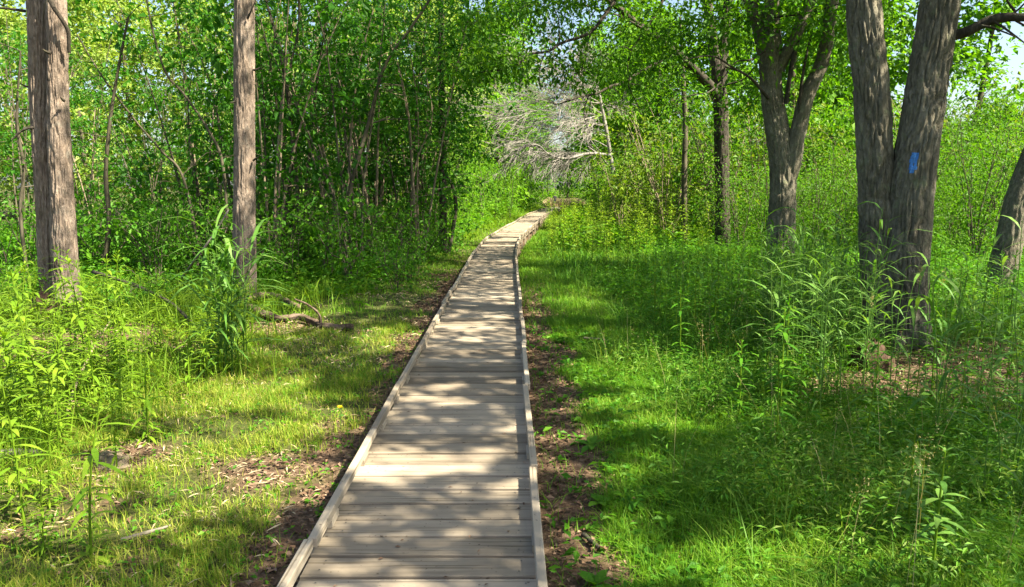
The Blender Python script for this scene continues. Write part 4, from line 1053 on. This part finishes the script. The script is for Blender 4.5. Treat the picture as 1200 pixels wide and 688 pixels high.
grass('lawn_grass', M['lawn'], 95000, (-4.2, -.8), (2.4, 26), lambda x, y: d_lawn_l(x, y) * sstep(-4.2, -3, x) * .9, lambda x, y: .05 + .07 * fbm(x * 2, y * 2, 8), .0042, rng, .7, near_k=1)
grass('lawn_grass', M['lawn'], 190000, (.15, 5), (2.4, 9.5), lambda x, y: d_lawn_r(x, y), lambda x, y: .055 + .07 * fbm(x * 2, y * 2, 8) + .05 * sstep(.9, 2, rel(x, y)), .0042, rng, .75, near_k=1)
grass('lawn_grass', M['lawn'], 100000, (.1, 5), (9, 34), lambda x, y: d_lawn_r(x, y), lambda x, y: .09 + .08 * fbm(x * 2, y * 2, 8), .0042, rng, .7, near_k=1)
# long grass on the right
def d_tall(x, y): return sstep(1.5, 2.4, rel(x, y) + (fbm(x * .8, y * .8, 61) - .5) * 1.6 + .03 * y) * (1 - .9 * bare(x, y)) * sstep(12, 7, x) * (.3 + .7 * sstep(.35, .6, fbm(x * 1.4, y * 1.4, 67)))
grass('long_grass', M['tall'], 90000, (.8, 9), (2.3, 14), d_tall, lambda x, y: (.18 + .34 * fbm(x * 1.1, y * 1.1, 71)) * (.65 + .35 * sstep(4.5, 7.5, y) - .3 * sstep(8, 11, y)), .0045, rng, 1.1, 'blade', near_k=1)
grass('long_grass', M['tall'], 30000, (.8, 14), (12, 30), d_tall, lambda x, y: .2 + .25 * fbm(x * 1.1, y * 1.1, 71), .0065, rng, .7, 'blade', near_k=1)
# long grass on the left among the weeds
def d_tl(x, y): return sstep(-2.3, -3.1, x + (fbm(x, y, 81) - .5) * 1.5 + .0 * y) * (1 - .8 * bare(x, y))
grass('long_grass', M['weed'], 16000, (-8, -2), (3.6, 12), d_tl, lambda x, y: .22 + .3 * fbm(x * 1.1, y * 1.1, 91), .006, rng, .6, 'blade', near_k=1)
# wispy seed heads in the long grass
def seed_heads():
    rng = np.random.default_rng(43); n = 420
    x = rng.uniform(.9, 6, n); y = rng.uniform(2.4, 9, n); k = (rng.random(n) < d_tall(x, y)) & (np.abs(x) < .74 * y); x, y = x[k], y[k]; n = len(x)
    z = gz(x, y); h = rng.uniform(.45, .8, n); az = rng.uniform(0, 6.28, n); ln = rng.uniform(.05, .3, n)
    b = np.stack([x, y, z], -1); A = np.stack([np.cos(az) * ln * .3, np.sin(az) * ln * .3, h], -1); B = np.stack([np.cos(az) * ln, np.sin(az) * ln, -.08 * h], -1)
    mb = MB(); ribbons(mb, b, A, B, np.stack([-np.sin(az), np.cos(az), 0 * az], -1), .0022, 'blade')
    per = 16; u = rng.uniform(.78, 1.02, (n, per)); p = b[:, None] + A[:, None] * u[..., None] + B[:, None] * (u ** 2)[..., None] + rng.normal(0, .013, (n, per, 3))
    p = p.reshape(-1, 3); m = len(p); leaves(mb, p, rdir(rng, m, 0, 1), rdir(rng, m), .011, .0045)
    tag(mb.build('seed_grass', M['seed'], ), kind='stuff')
seed_heads()
# leafy ground cover: clover and dock in the lawn, herbs under the trees
def cover(name, mat, n, fx, fy, dens, h, size, seed, per=5, ratio=.55):
    rng = np.random.default_rng(seed); x = rng.uniform(*fx, n); y = rng.uniform(*fy, n)
    k = (np.abs(x) < .75 * y + .3) & (rng.random(n) < dens(x, y)); x, y = x[k], y[k]; n = len(x)
    z = gz(x, y); hh = h(x, y) * rng.uniform(.3, 1.1, n)
    cen = np.stack([x, y, z], -1); P = np.repeat(cen, per, 0); m = len(P)
    hz = np.repeat(hh, per) * rng.uniform(.35, 1, m); az = rng.uniform(0, 6.28, m); rr = rng.uniform(.0, .6, m) * np.repeat(hh, per) * .6
    P = P + np.stack([np.cos(az) * rr, np.sin(az) * rr, hz], -1)
    A = np.stack([np.cos(az), np.sin(az), rng.normal(0, .3, m)], -1); Nn = unit(rng.normal(0, .35, (m, 3)) + [0, 0, 1])
    L = size * rng.uniform(.6, 1.3, m) * (1 + .02 * P[:, 1]); mb = MB(); leaves(mb, P, A, Nn, L, L * ratio); tag(mb.build(name, mat), kind='stuff')
cover('lawn_weeds', M['herb'], 2600, (.1, 3.4), (2.5, 9), lambda x, y: d_lawn_r(x, y) * .8 + .10 * (rel(x, y) > .6), lambda x, y: .08 + 0 * x, .055, 45, 5, .5)
cover('lawn_weeds', M['herb'], 900, (-3, -.9), (2.5, 9), lambda x, y: (rel(x, y) < -.6) * .8, lambda x, y: .05 + 0 * x, .03, 46, 4, .6)
cover('undergrowth', M['herb'], 26000, (-17, -1.7), (10, 30), lambda x, y: sstep(-1.6, -2.6, rel(x, y) + .0) * (1 - bare(x, y)) * (1 - .9 * (y < 11.5) * (x > -5)), lambda x, y: (.25 + .55 * fbm(x * .7, y * .7, 47)) * (.3 + .7 * sstep(11.5, 15, y)), .085, 47, 7)
cover('undergrowth', M['herb'], 16000, (3.5, 20), (8.5, 30), lambda x, y: sstep(2.6, 4.2, rel(x, y)) * (1 - bare(x, y)), lambda x, y: (.2 + .4 * fbm(x * .7, y * .7, 48)) * (.45 + .55 * sstep(12, 17, y)), .085, 48, 6)
cover('undergrowth', M['lf_sun'], 9000, (-6, 9), (22, 60), lambda x, y: sstep(1.5, 2.2, np.abs(rel(x, y))) * .9, lambda x, y: .4 + .6 * fbm(x * .7, y * .7, 49), .12, 49, 7)
cover('undergrowth', M['weed'], 5000, (-8, -2.2), (4.8, 10.5), lambda x, y: sstep(-2.4, -3.3, x + .06 * y) * (1 - .93 * bare(x, y)), lambda x, y: .12 + .28 * fbm(x * .9, y * .9, 50), .055, 50, 6)
grass('tan_grass', M['tan_reed'], 9000, (5.0, 10), (103, 116), lambda x, y: 1. + 0 * x, lambda x, y: 1.3 + 0 * x, .006, rng, .3, 'blade')
grass('sunny_grass', M['weed'], 60000, (-7, 11), (26, 84), lambda x, y: (np.abs(rel(x, y)) > .7 - .17 * (y > 33)) * 1., lambda x, y: .12 + .22 * (y > 34) + .35 * sstep(1.2, 2.2, np.abs(rel(x, y))), .006, rng, .5, 'grass', near_k=1)

# fallen leaves, straw and chips
def litter(name, mat, n, fx, fy, dens, size, seed, ratio=.6, lift=.012):
    rng = np.random.default_rng(seed); x = rng.uniform(*fx, n); y = fy[0] + (fy[1] - fy[0]) * rng.random(n) ** 1.5
    k = (np.abs(x) < .74 * y + .3) & (rng.random(n) < dens(x, y)); x, y = x[k], y[k]; n = len(x)
    P = np.stack([x, y, gz(x, y) + rng.uniform(.002, lift * 2, n)], -1); az = rng.uniform(0, 6.28, n)
    A = np.stack([np.cos(az), np.sin(az), rng.normal(0, .22, n)], -1); Nn = unit(rng.normal(0, .32, (n, 3)) + [0, 0, 1])
    L = size * rng.uniform(.5, 1.4, n) * (1 + .05 * np.maximum(0, y - 4)); mb = MB(); leaves(mb, P, A, Nn, L, L * ratio, .25); tag(mb.build(name, mat), kind='stuff')
litter('fallen_leaves', M['litter'], 110000, (-8, 7), (2.3, 16), lambda x, y: bare(x, y) * (np.abs(rel(x, y)) > .53) * .9 + .06 * (np.abs(rel(x, y)) > .6), .032, 55)
litter('fallen_leaves', M['litter'], 6000, (-8, 7), (2.3, 16), lambda x, y: bare(x, y) * (np.abs(rel(x, y)) > .53) * .9 + .10 * (np.abs(rel(x, y)) > .6), .05, 59, .55, .02)
litter('straw_litter', M['straw'], 42000, (-7, 6), (2.3, 14), lambda x, y: (np.abs(rel(x, y)) > .6) * (sstep(.2, .6, blobs(x, y, BARE)) * .8 + .22 * (x < -1.1) * 2.6 * sstep(.40, .62, fbm(x * 1.6, y * 1.6, 58))), .07, 56, .10, .02)

# ------------------------------------------------------------------ logs, sticks and small things
def stick(name, label, cat, pts, r0, r1, mat, seed, sides=10, amp=.1, n=30, lift=True):
    rng = np.random.default_rng(seed); P = resample(pts, n); b = P[0].copy(); mb = MB()
    tube(mb, P, np.linspace(r0, r1, n), sides, bark_disp(seed, r0 * amp * 2, 4, step=.06), cap=True)
    return mb.build(name, M[mat], None, smooth=True, loc=b), P, b
def onground(px, py, dz):
    x, y = gpos(px, py); return np.array([x, y, float(gz(x, y)) + dz])
t0 = onground(296, 376, .09)
t = thing('fallen_log', t0, 'pale barked log lying at the foot of the slim trunk', 'log'); rng = np.random.default_rng(61); mb = MB()
Lg = resample([onground(290, 370, .12), onground(322, 379, .07), onground(352, 379, .075), onground(384, 386, .03), onground(414, 388, .05)], 40)
Lg = Lg + np.stack([0 * np.arange(40), vnoise(np.arange(40) * .35, 0 * np.arange(40), 5) * .02, vnoise(np.arange(40) * .3, 0 * np.arange(40), 6) * .02 - .01], -1)
tube(mb, Lg, np.linspace(.055, .038, 40) * (1 + .25 * (vnoise(np.arange(40) * .8, 0 * np.arange(40), 7) - .5)), 26, bark_disp(62, .02, 5, step=.04), cap=True); mb.build('log_body', M['log'], t, smooth=True, loc=t0)
mb = MB(); tube(mb, resample([Lg[30], Lg[30] + [-.02, 0, .14], Lg[30] + [-.14, -.03, .26], Lg[30] + [-.3, -.03, .33]], 14), np.linspace(.018, .010, 14), 8, bark_disp(63, .004, 3), cap=True)
mb.build('branch_stub', M['log'], t, smooth=True, loc=t0)
o, _, _ = stick('fallen_branch', '', '', [onground(282, 366, .16), onground(318, 362, .2), onground(350, 370, .12)], .06, .035, 'log', 64); tag(o, 'shorter dark branch lying across the left end of the log', 'branch')
o, _, _ = stick('fallen_branch', '', '', [onground(112, 352, .42), onground(160, 365, .36), onground(200, 378, .26), onground(226, 392, .14)], .03, .02, 'dark_bark', 65); tag(o, 'dark bare branch sagging to the ground right of the far left trunk', 'branch')
o, _, _ = stick('fallen_stick', '', '', [onground(76, 500, .05), onground(92, 470, .16), onground(112, 440, .26), onground(132, 420, .38)], .013, .007, 'tan_stem', 66); tag(o, 'thin curved tan stick propped up in the left weeds', 'stick')
o, _, _ = stick('fallen_stick', '', '', [onground(212, 352, .3), at(232, 300, 9.9), at(252, 272, 9.9), at(268, 246, 9.9)], .02, .012, 'dead', 67); tag(o, 'pale dead stick leaning toward the slim pinkish grey trunk', 'stick')
o, _, _ = stick('fallen_log', '', '', [onground(70, 418, .06), onground(120, 420, .07), onground(180, 418, .06), onground(224, 412, .05)], .035, .022, 'log', 68); tag(o, 'thin half buried log lying in the left weeds', 'log')
o, _, _ = stick('fallen_stick', '', '', [onground(142, 640, .03), onground(172, 632, .035), onground(200, 622, .03)], .012, .007, 'dead', 69); tag(o, 'small grey stick on the sunny left grass', 'stick')
o, _, _ = stick('fallen_stick', '', '', [onground(684, 632, .025), onground(692, 640, .03), onground(702, 648, .025)], .014, .009, 'dark_bark', 70); tag(o, 'short dark stick on the leaf litter right of the boardwalk', 'stick')
o, _, _ = stick('fallen_stick', '', '', [onground(684, 402, .06), onground(698, 403, .06), onground(714, 405, .06)], .012, .008, 'tan_stem', 71); tag(o, 'tan stick lying on the green grass right of the boardwalk', 'stick')
o, _, _ = stick('fallen_log', '', '', [onground(-12, 543, .05), onground(20, 541, .06), onground(52, 540, .05)], .03, .024, 'dead', 72); tag(o, 'bleached log end at the left picture edge', 'log')
def rotten(px, py, w_, h_, label, seed, name='bark_chunk', cat='rotten wood', mat='log'):
    x, y = gpos(px, py); b = np.array([x, y, float(gz(x, y)) - .03]); mb = MB(); k, s = 14, 30
    th = np.linspace(0, PI / 2, k)[:, None]; a = np.linspace(0, 2 * PI, s, endpoint=False)[None]
    n = .55 + .9 * vnoise(a / (2 * PI) * 10 + 0 * th, th * 5, seed, 10) * .6 + .35 * vnoise(a / (2 * PI) * 20 + 0 * th, th * 12, seed + 1, 20)
    V = np.stack([np.cos(a) * np.cos(th) * w_ * n, np.sin(a) * np.cos(th) * w_ * .7 * n, np.sin(th) * h_ * n + 0 * a], -1) + b
    i = np.arange(k - 1)[:, None] * s; j = np.arange(s)[None]; jn = (j + 1) % s
    mb.add(V, np.stack([i + j, i + jn, i + s + jn, i + s + j], -1).reshape(-1, 4)); tag(mb.build(name, M[mat], None, True, loc=b), label, cat)
rotten(1022, 432, .17, .26, 'crumbling lump of rotten bark at the foot of the twin trunk', 75, mat='rotten')
rotten(128, 543, .17, .08, 'flat tan slab of rotten wood on the left lawn', 76, mat='tan_stem')
rotten(60, 378, .34, .32, 'heap of reddish rotten wood at the foot of the far left trunk', 77, mat='rotten')
# dandelion
x, y = gpos(399, 502); b = np.array([x, y, float(gz(x, y))]); t = thing('dandelion', b, 'single yellow dandelion on the lawn left of the boardwalk', 'flower')
mb = MB(); tube(mb, resample([b, b + [.005, 0, .08], b + [.0, 0, .155]], 8), .0028, 6); mb.build('stem', M['reed'], t, True, loc=b)
mb = MB(); rng = np.random.default_rng(80); n = 70; c0 = np.repeat((b + [0, 0, .157])[None], n, 0); leaves(mb, c0, rdir(rng, n, .1, .8), rdir(rng, n, .5, 1), .021, .006); mb.build('flower_head', M['yellow'], t, loc=b)
# broad leaved plants on the litter strip
for k, (px, py, s, lb) in enumerate([(703, 592, 1.0, 'broad leaved young plant on the sunlit litter right of the boardwalk'), (697, 690, 1.25, 'broad leaved plant at the bottom edge right of the boardwalk')]):
    x, y = gpos(px, py); b = np.array([x, y, float(gz(x, y))]); t = thing('broad_leaved_plant', b, lb, 'plant'); rng = np.random.default_rng(85 + k)
    n = 8; az = np.linspace(0, 6.28, n, endpoint=False) + rng.normal(0, .3, n); L = .11 * s * rng.uniform(.7, 1.2, n); el = rng.uniform(.35, 1.0, n)
    d = np.stack([np.cos(az) * np.cos(el), np.sin(az) * np.cos(el), np.sin(el)], -1) * L[:, None]; B = np.zeros((n, 3)); B[:, 2] = -L * .35
    mb = MB(); ribbons(mb, np.repeat((b + [0, 0, .015])[None], n, 0), d, B, np.stack([-np.sin(az), np.cos(az), 0 * az], -1), L * .42, 'lance'); mb.build('foliage', M['herb'], t, loc=b)
    mb = MB(); tube(mb, [b, b + [0, 0, .02]], .004, 6); mb.build('stem', M['reed'], t, loc=b)

lab, grp = 'low rosette of broad green leaves in the grass right of the boardwalk', 'broad leaved plants in the right grass'
def rosette(seed):
    rng = np.random.default_rng(seed); t = thing('broad_leaved_plant', (0, 0, 0), lab, 'plant', grp); n = 9
    az = np.linspace(0, 6.28, n, endpoint=False) + rng.normal(0, .3, n); L = .13 * rng.uniform(.6, 1.2, n); el = rng.uniform(.3, 1.1, n)
    d = np.stack([np.cos(az) * np.cos(el), np.sin(az) * np.cos(el), np.sin(el)], -1) * L[:, None]; B = np.zeros((n, 3)); B[:, 2] = -L * .4
    mb = MB(); ribbons(mb, np.repeat(np.array([[0, 0, .012]]), n, 0), d, B, np.stack([-np.sin(az), np.cos(az), 0 * az], -1), L * .36, 'lance'); mb.build('foliage', M['herb'], t)
    mb = MB(); tube(mb, [[0, 0, -.02], [0, 0, .02]], .004, 6); mb.build('stem', M['reed'], t)
    return t
rng = np.random.default_rng(99)
pts = spread_pts(rng, 60, (.45, 2.6), (2.7, 7), .2, lambda x, y: in_view(x, y, 1))
scatter([rosette(640 + k) for k in range(3)], pts, rng, .6, 1.25)

# ------------------------------------------------------------------ the walker far down the path
def make_person():
    x, y = 5.72, 100.; z = float(walk_z(y))
    m, nt, out = new_mat('walker_clothes'); tc = N(nt, 'ShaderNodeTexCoord'); sep = N(nt, 'ShaderNodeSeparateXYZ'); nt.links.new(tc.outputs['Object'], sep.inputs[0])
    mr = N(nt, 'ShaderNodeMath', operation='DIVIDE'); mr.inputs[1].default_value = 1.8; nt.links.new(sep.outputs['Z'], mr.inputs[0])
    r = ramp(nt, [(0, (.03, .03, .03)), (.05, (.30, .19, .14)), (.27, (.02, .022, .03)), (.53, (.012, .012, .014)), (.83, (.34, .22, .16))], 'CONSTANT'); nt.links.new(mr.outputs[0], r.inputs[0])
    p = N(nt, 'ShaderNodeBsdfPrincipled'); p.inputs['Roughness'].default_value = .85; nt.links.new(r.outputs[0], p.inputs['Base Color']); nt.links.new(p.outputs[0], out.inputs[0])
    V = [(0, 0, .95), (0, 0, 1.12), (0, 0, 1.32), (0, .0, 1.45), (0, -.01, 1.53), (0, -.02, 1.63), (0, -.02, 1.74),
         (-.18, 0, 1.40), (-.24, .04, 1.14), (-.22, -.1, .92), (.18, 0, 1.40), (.24, -.04, 1.14), (.22, -.14, .93),
         (-.09, 0, .88), (-.10, -.08, .5), (-.10, .06, .09), (-.10, -.07, .04), (.09, 0, .88), (.10, .05, .5), (.10, .16, .10), (.10, .04, .04)]
    E = [(0, 1), (1, 2), (2, 3), (3, 4), (4, 5), (5, 6), (2, 7), (7, 8), (8, 9), (2, 10), (10, 11), (11, 12), (0, 13), (13, 14), (14, 15), (15, 16), (0, 17), (17, 18), (18, 19), (19, 20)]
    R = [.15, .14, .17, .08, .055, .09, .08, .075, .05, .04, .075, .05, .04, .10, .07, .045, .04, .10, .07, .045, .04]
    me = bpy.data.meshes.new('person'); me.from_pydata(V, E, []); me.materials.append(m)
    o = bpy.data.objects.new('person', me); COL.objects.link(o); o.location = (x, y, z)
    sk = o.modifiers.new('skin', 'SKIN')
    if not me.skin_vertices: me.attributes.new('skin', 'FLOAT', 'POINT')
    if me.skin_vertices:
        for i, rr_ in enumerate(R): me.skin_vertices[0].data[i].radius = (rr_, rr_ * .85)
        me.skin_vertices[0].data[0].use_root = True
    o.modifiers.new('sub', 'SUBSURF').levels = 2
    tag(o, 'distant person in dark clothes walking at the far end of the path', 'person')
    mb = MB(); k, s = 8, 14; th = np.linspace(-.2, PI / 2, k)[:, None]; a = np.linspace(0, 2 * PI, s, endpoint=False)[None]
    mb.add(np.stack([np.cos(a) * np.cos(th) * .098, np.sin(a) * np.cos(th) * .105 + .0, np.sin(th) * .11 + 1.71 + 0 * a], -1),
           np.stack([(np.arange(k - 1)[:, None] * s + np.arange(s)[None]), np.arange(k - 1)[:, None] * s + (np.arange(s)[None] + 1) % s, np.arange(1, k)[:, None] * s + (np.arange(s)[None] + 1) % s, np.arange(1, k)[:, None] * s + np.arange(s)[None]], -1).reshape(-1, 4))
    mb.build('hair', plain_mat('dark_hair', (.015, .011, .008), .7), o, True)
make_person()

# ------------------------------------------------------------------ more growth
cover('undergrowth', M['herb'], 9000, (1.4, 9), (4.5, 15), lambda x, y: d_tall(x, y) * .8, lambda x, y: .18 + .3 * fbm(x * 1.2, y * 1.2, 93), .07, 94, 6, .32)
cover('undergrowth', M['tall'], 16000, (.9, 6), (2.4, 8), lambda x, y: d_tall(x, y) * .9, lambda x, y: .16 + .26 * fbm(x * 1.5, y * 1.5, 97), .045, 98, 6, .28)
lab, grp = 'leafy weed stem standing among the long grass right of the boardwalk', 'leafy weeds in the long grass on the right'
pr_ = [make_goldenrod(600 + k, .8, M['herb'], 'leafy_weed', lab, 'weed', grp, 44, .14, .026) for k in range(3)]
rng = np.random.default_rng(95)
pts = spread_pts(rng, 170, (1.3, 8.5), (4.4, 15), .26, lambda x, y: in_view(x, y, 1) and x > 1.2 + .05 * y and bare(np.array(x), np.array(y)) < .5)
scatter(pr_, pts, rng, .7, 1.25)
lab, grp = 'bright narrow leaved weed in the sunlit growth at the left picture edge', 'bright weeds at the left edge'
pr_ = [make_goldenrod(610 + k, .75, M['weed'], 'narrow_leaved_weed', lab, 'weed', grp, 46, .16, .026) for k in range(3)]
pts = spread_pts(rng, 26, (-4.2, -1.9), (3.2, 7), .2, lambda x, y: in_view(x, y, .98) and x < -.50 * y)
scatter(pr_, pts, rng, .55, 1.1)
def deck_bits():
    rng = np.random.default_rng(96); n = 130; y = rng.uniform(2.6, 14, n); x = walk_x(y) + np.clip(rng.normal(0, .3, n), -.44, .44)
    P = np.stack([x, y, walk_z(y) + .006], -1); az = rng.uniform(0, 6.28, n)
    mb = MB(); leaves(mb, P, np.stack([np.cos(az), np.sin(az), 0 * az + .1], -1), unit(rng.normal(0, .2, (n, 3)) + [0, 0, 1]), rng.uniform(.012, .035, n), rng.uniform(.006, .016, n)); tag(mb.build('fallen_leaves', M['litter']), kind='stuff')
deck_bits()
lab, grp = 'sunlit bush hiding the foot of the bleached dead tree', 'bushes at the foot of the dead tree'
o = make_sapling(620, 3.0, M['lf_sun'], M['stem'], 5, .4, .03, .10, 56, 36, 1.0, .32, .02, 'sunlit_bush', lab, 'bush', grp)
scatter([o], [(4.6, 37.2), (5.8, 36.4), (6.6, 38.5), (5.2, 34.8), (5.4, 38.7), (6.2, 39.2)], np.random.default_rng(7), .8, 1.1)
# foot of the far left trunk: growth that hides its base
lab, grp = 'leafy low bush growing round the foot of the far left trunk', 'bushes round the foot of the far left trunk'
o = make_sapling(630, .8, M['herb'], M['stem'], 7, .5, .05, .07, 34, 26, .4, .15, .006, 'low_shrub', lab, 'shrub', grp)
scatter([o], [(-6.5, 9.5), (-5.1, 10.4), (-6.9, 10.0), (-7.4, 10.6), (-4.5, 11.2), (-4.9, 9.3)], np.random.default_rng(8), .5, .75)

# taller stems: in front of the twin trunk, and at the left edge
rng = np.random.default_rng(101)
lab, grp = 'tall arching reed in the dense stand beside the twin trunk tree', 'reeds standing beside the twin trunk tree'
pr_ = [make_reed(650 + k, 1.45, M['reed'], 'reed_plant', lab, 'reed grass', grp, 3, 8, .48, .028) for k in range(3)]
pts = spread_pts(rng, 30, (2.4, 4.2), (6.0, 8.6), .2, lambda x, y: .34 * y < x < .49 * y and (x - 4.1) ** 2 + (y - 7.75) ** 2 > .25)
scatter(pr_, pts, rng, .7, 1.1)
lab, grp = 'tall narrow leaved weed in the dense stand along the left picture edge', 'tall weeds along the left picture edge'
pr_ = [make_goldenrod(660 + k, 1.1, M['weed'], 'narrow_leaved_weed', lab, 'weed', grp, 64, .18, .03) for k in range(3)]
pts = spread_pts(rng, 24, (-5, -2.2), (4.4, 7.6), .24, lambda x, y: in_view(x, y, .97) and x < -.53 * y)
scatter(pr_, pts, rng, .65, 1.05)
lab, grp = 'waist high leafy weed in the long grass before the right hand trunks', 'tall weeds before the right hand trunks'
pr_ = [make_goldenrod(670 + k, 1.0, M['herb'], 'leafy_weed', lab, 'weed', grp, 56, .15, .03) for k in range(3)]
pts = spread_pts(rng, 70, (1.8, 6.5), (8.5, 14.2), .26, lambda x, y: .19 * y < x < .43 * y and vnoise(x * 1.3, y * 1.3, 12) > .42)
scatter(pr_, pts, rng, .6, 1.05)

# taller layered brush behind the right hand trunks
rng = np.random.default_rng(111)
lab, grp = 'slender leafy sapling in the layered brush behind the right hand trunks', 'saplings behind the right hand trunks'
pr_ = [make_sapling(700 + k, 5.4, M['lf_tree'], M['dark_bark'] if k < 2 else M['tan_stem'], 4, .28, .22, (.11, .14, .12)[k], 44, 34, 1.1, (.24, .28, .24)[k], .03, 'thicket_sapling', lab, 'sapling', grp) for k in range(3)]
pts = spread_pts(rng, 30, (6, 22), (22.5, 32), 1.25, lambda x, y: .25 * y < x < .69 * y)
scatter(pr_, pts, rng, .7, 1.0)
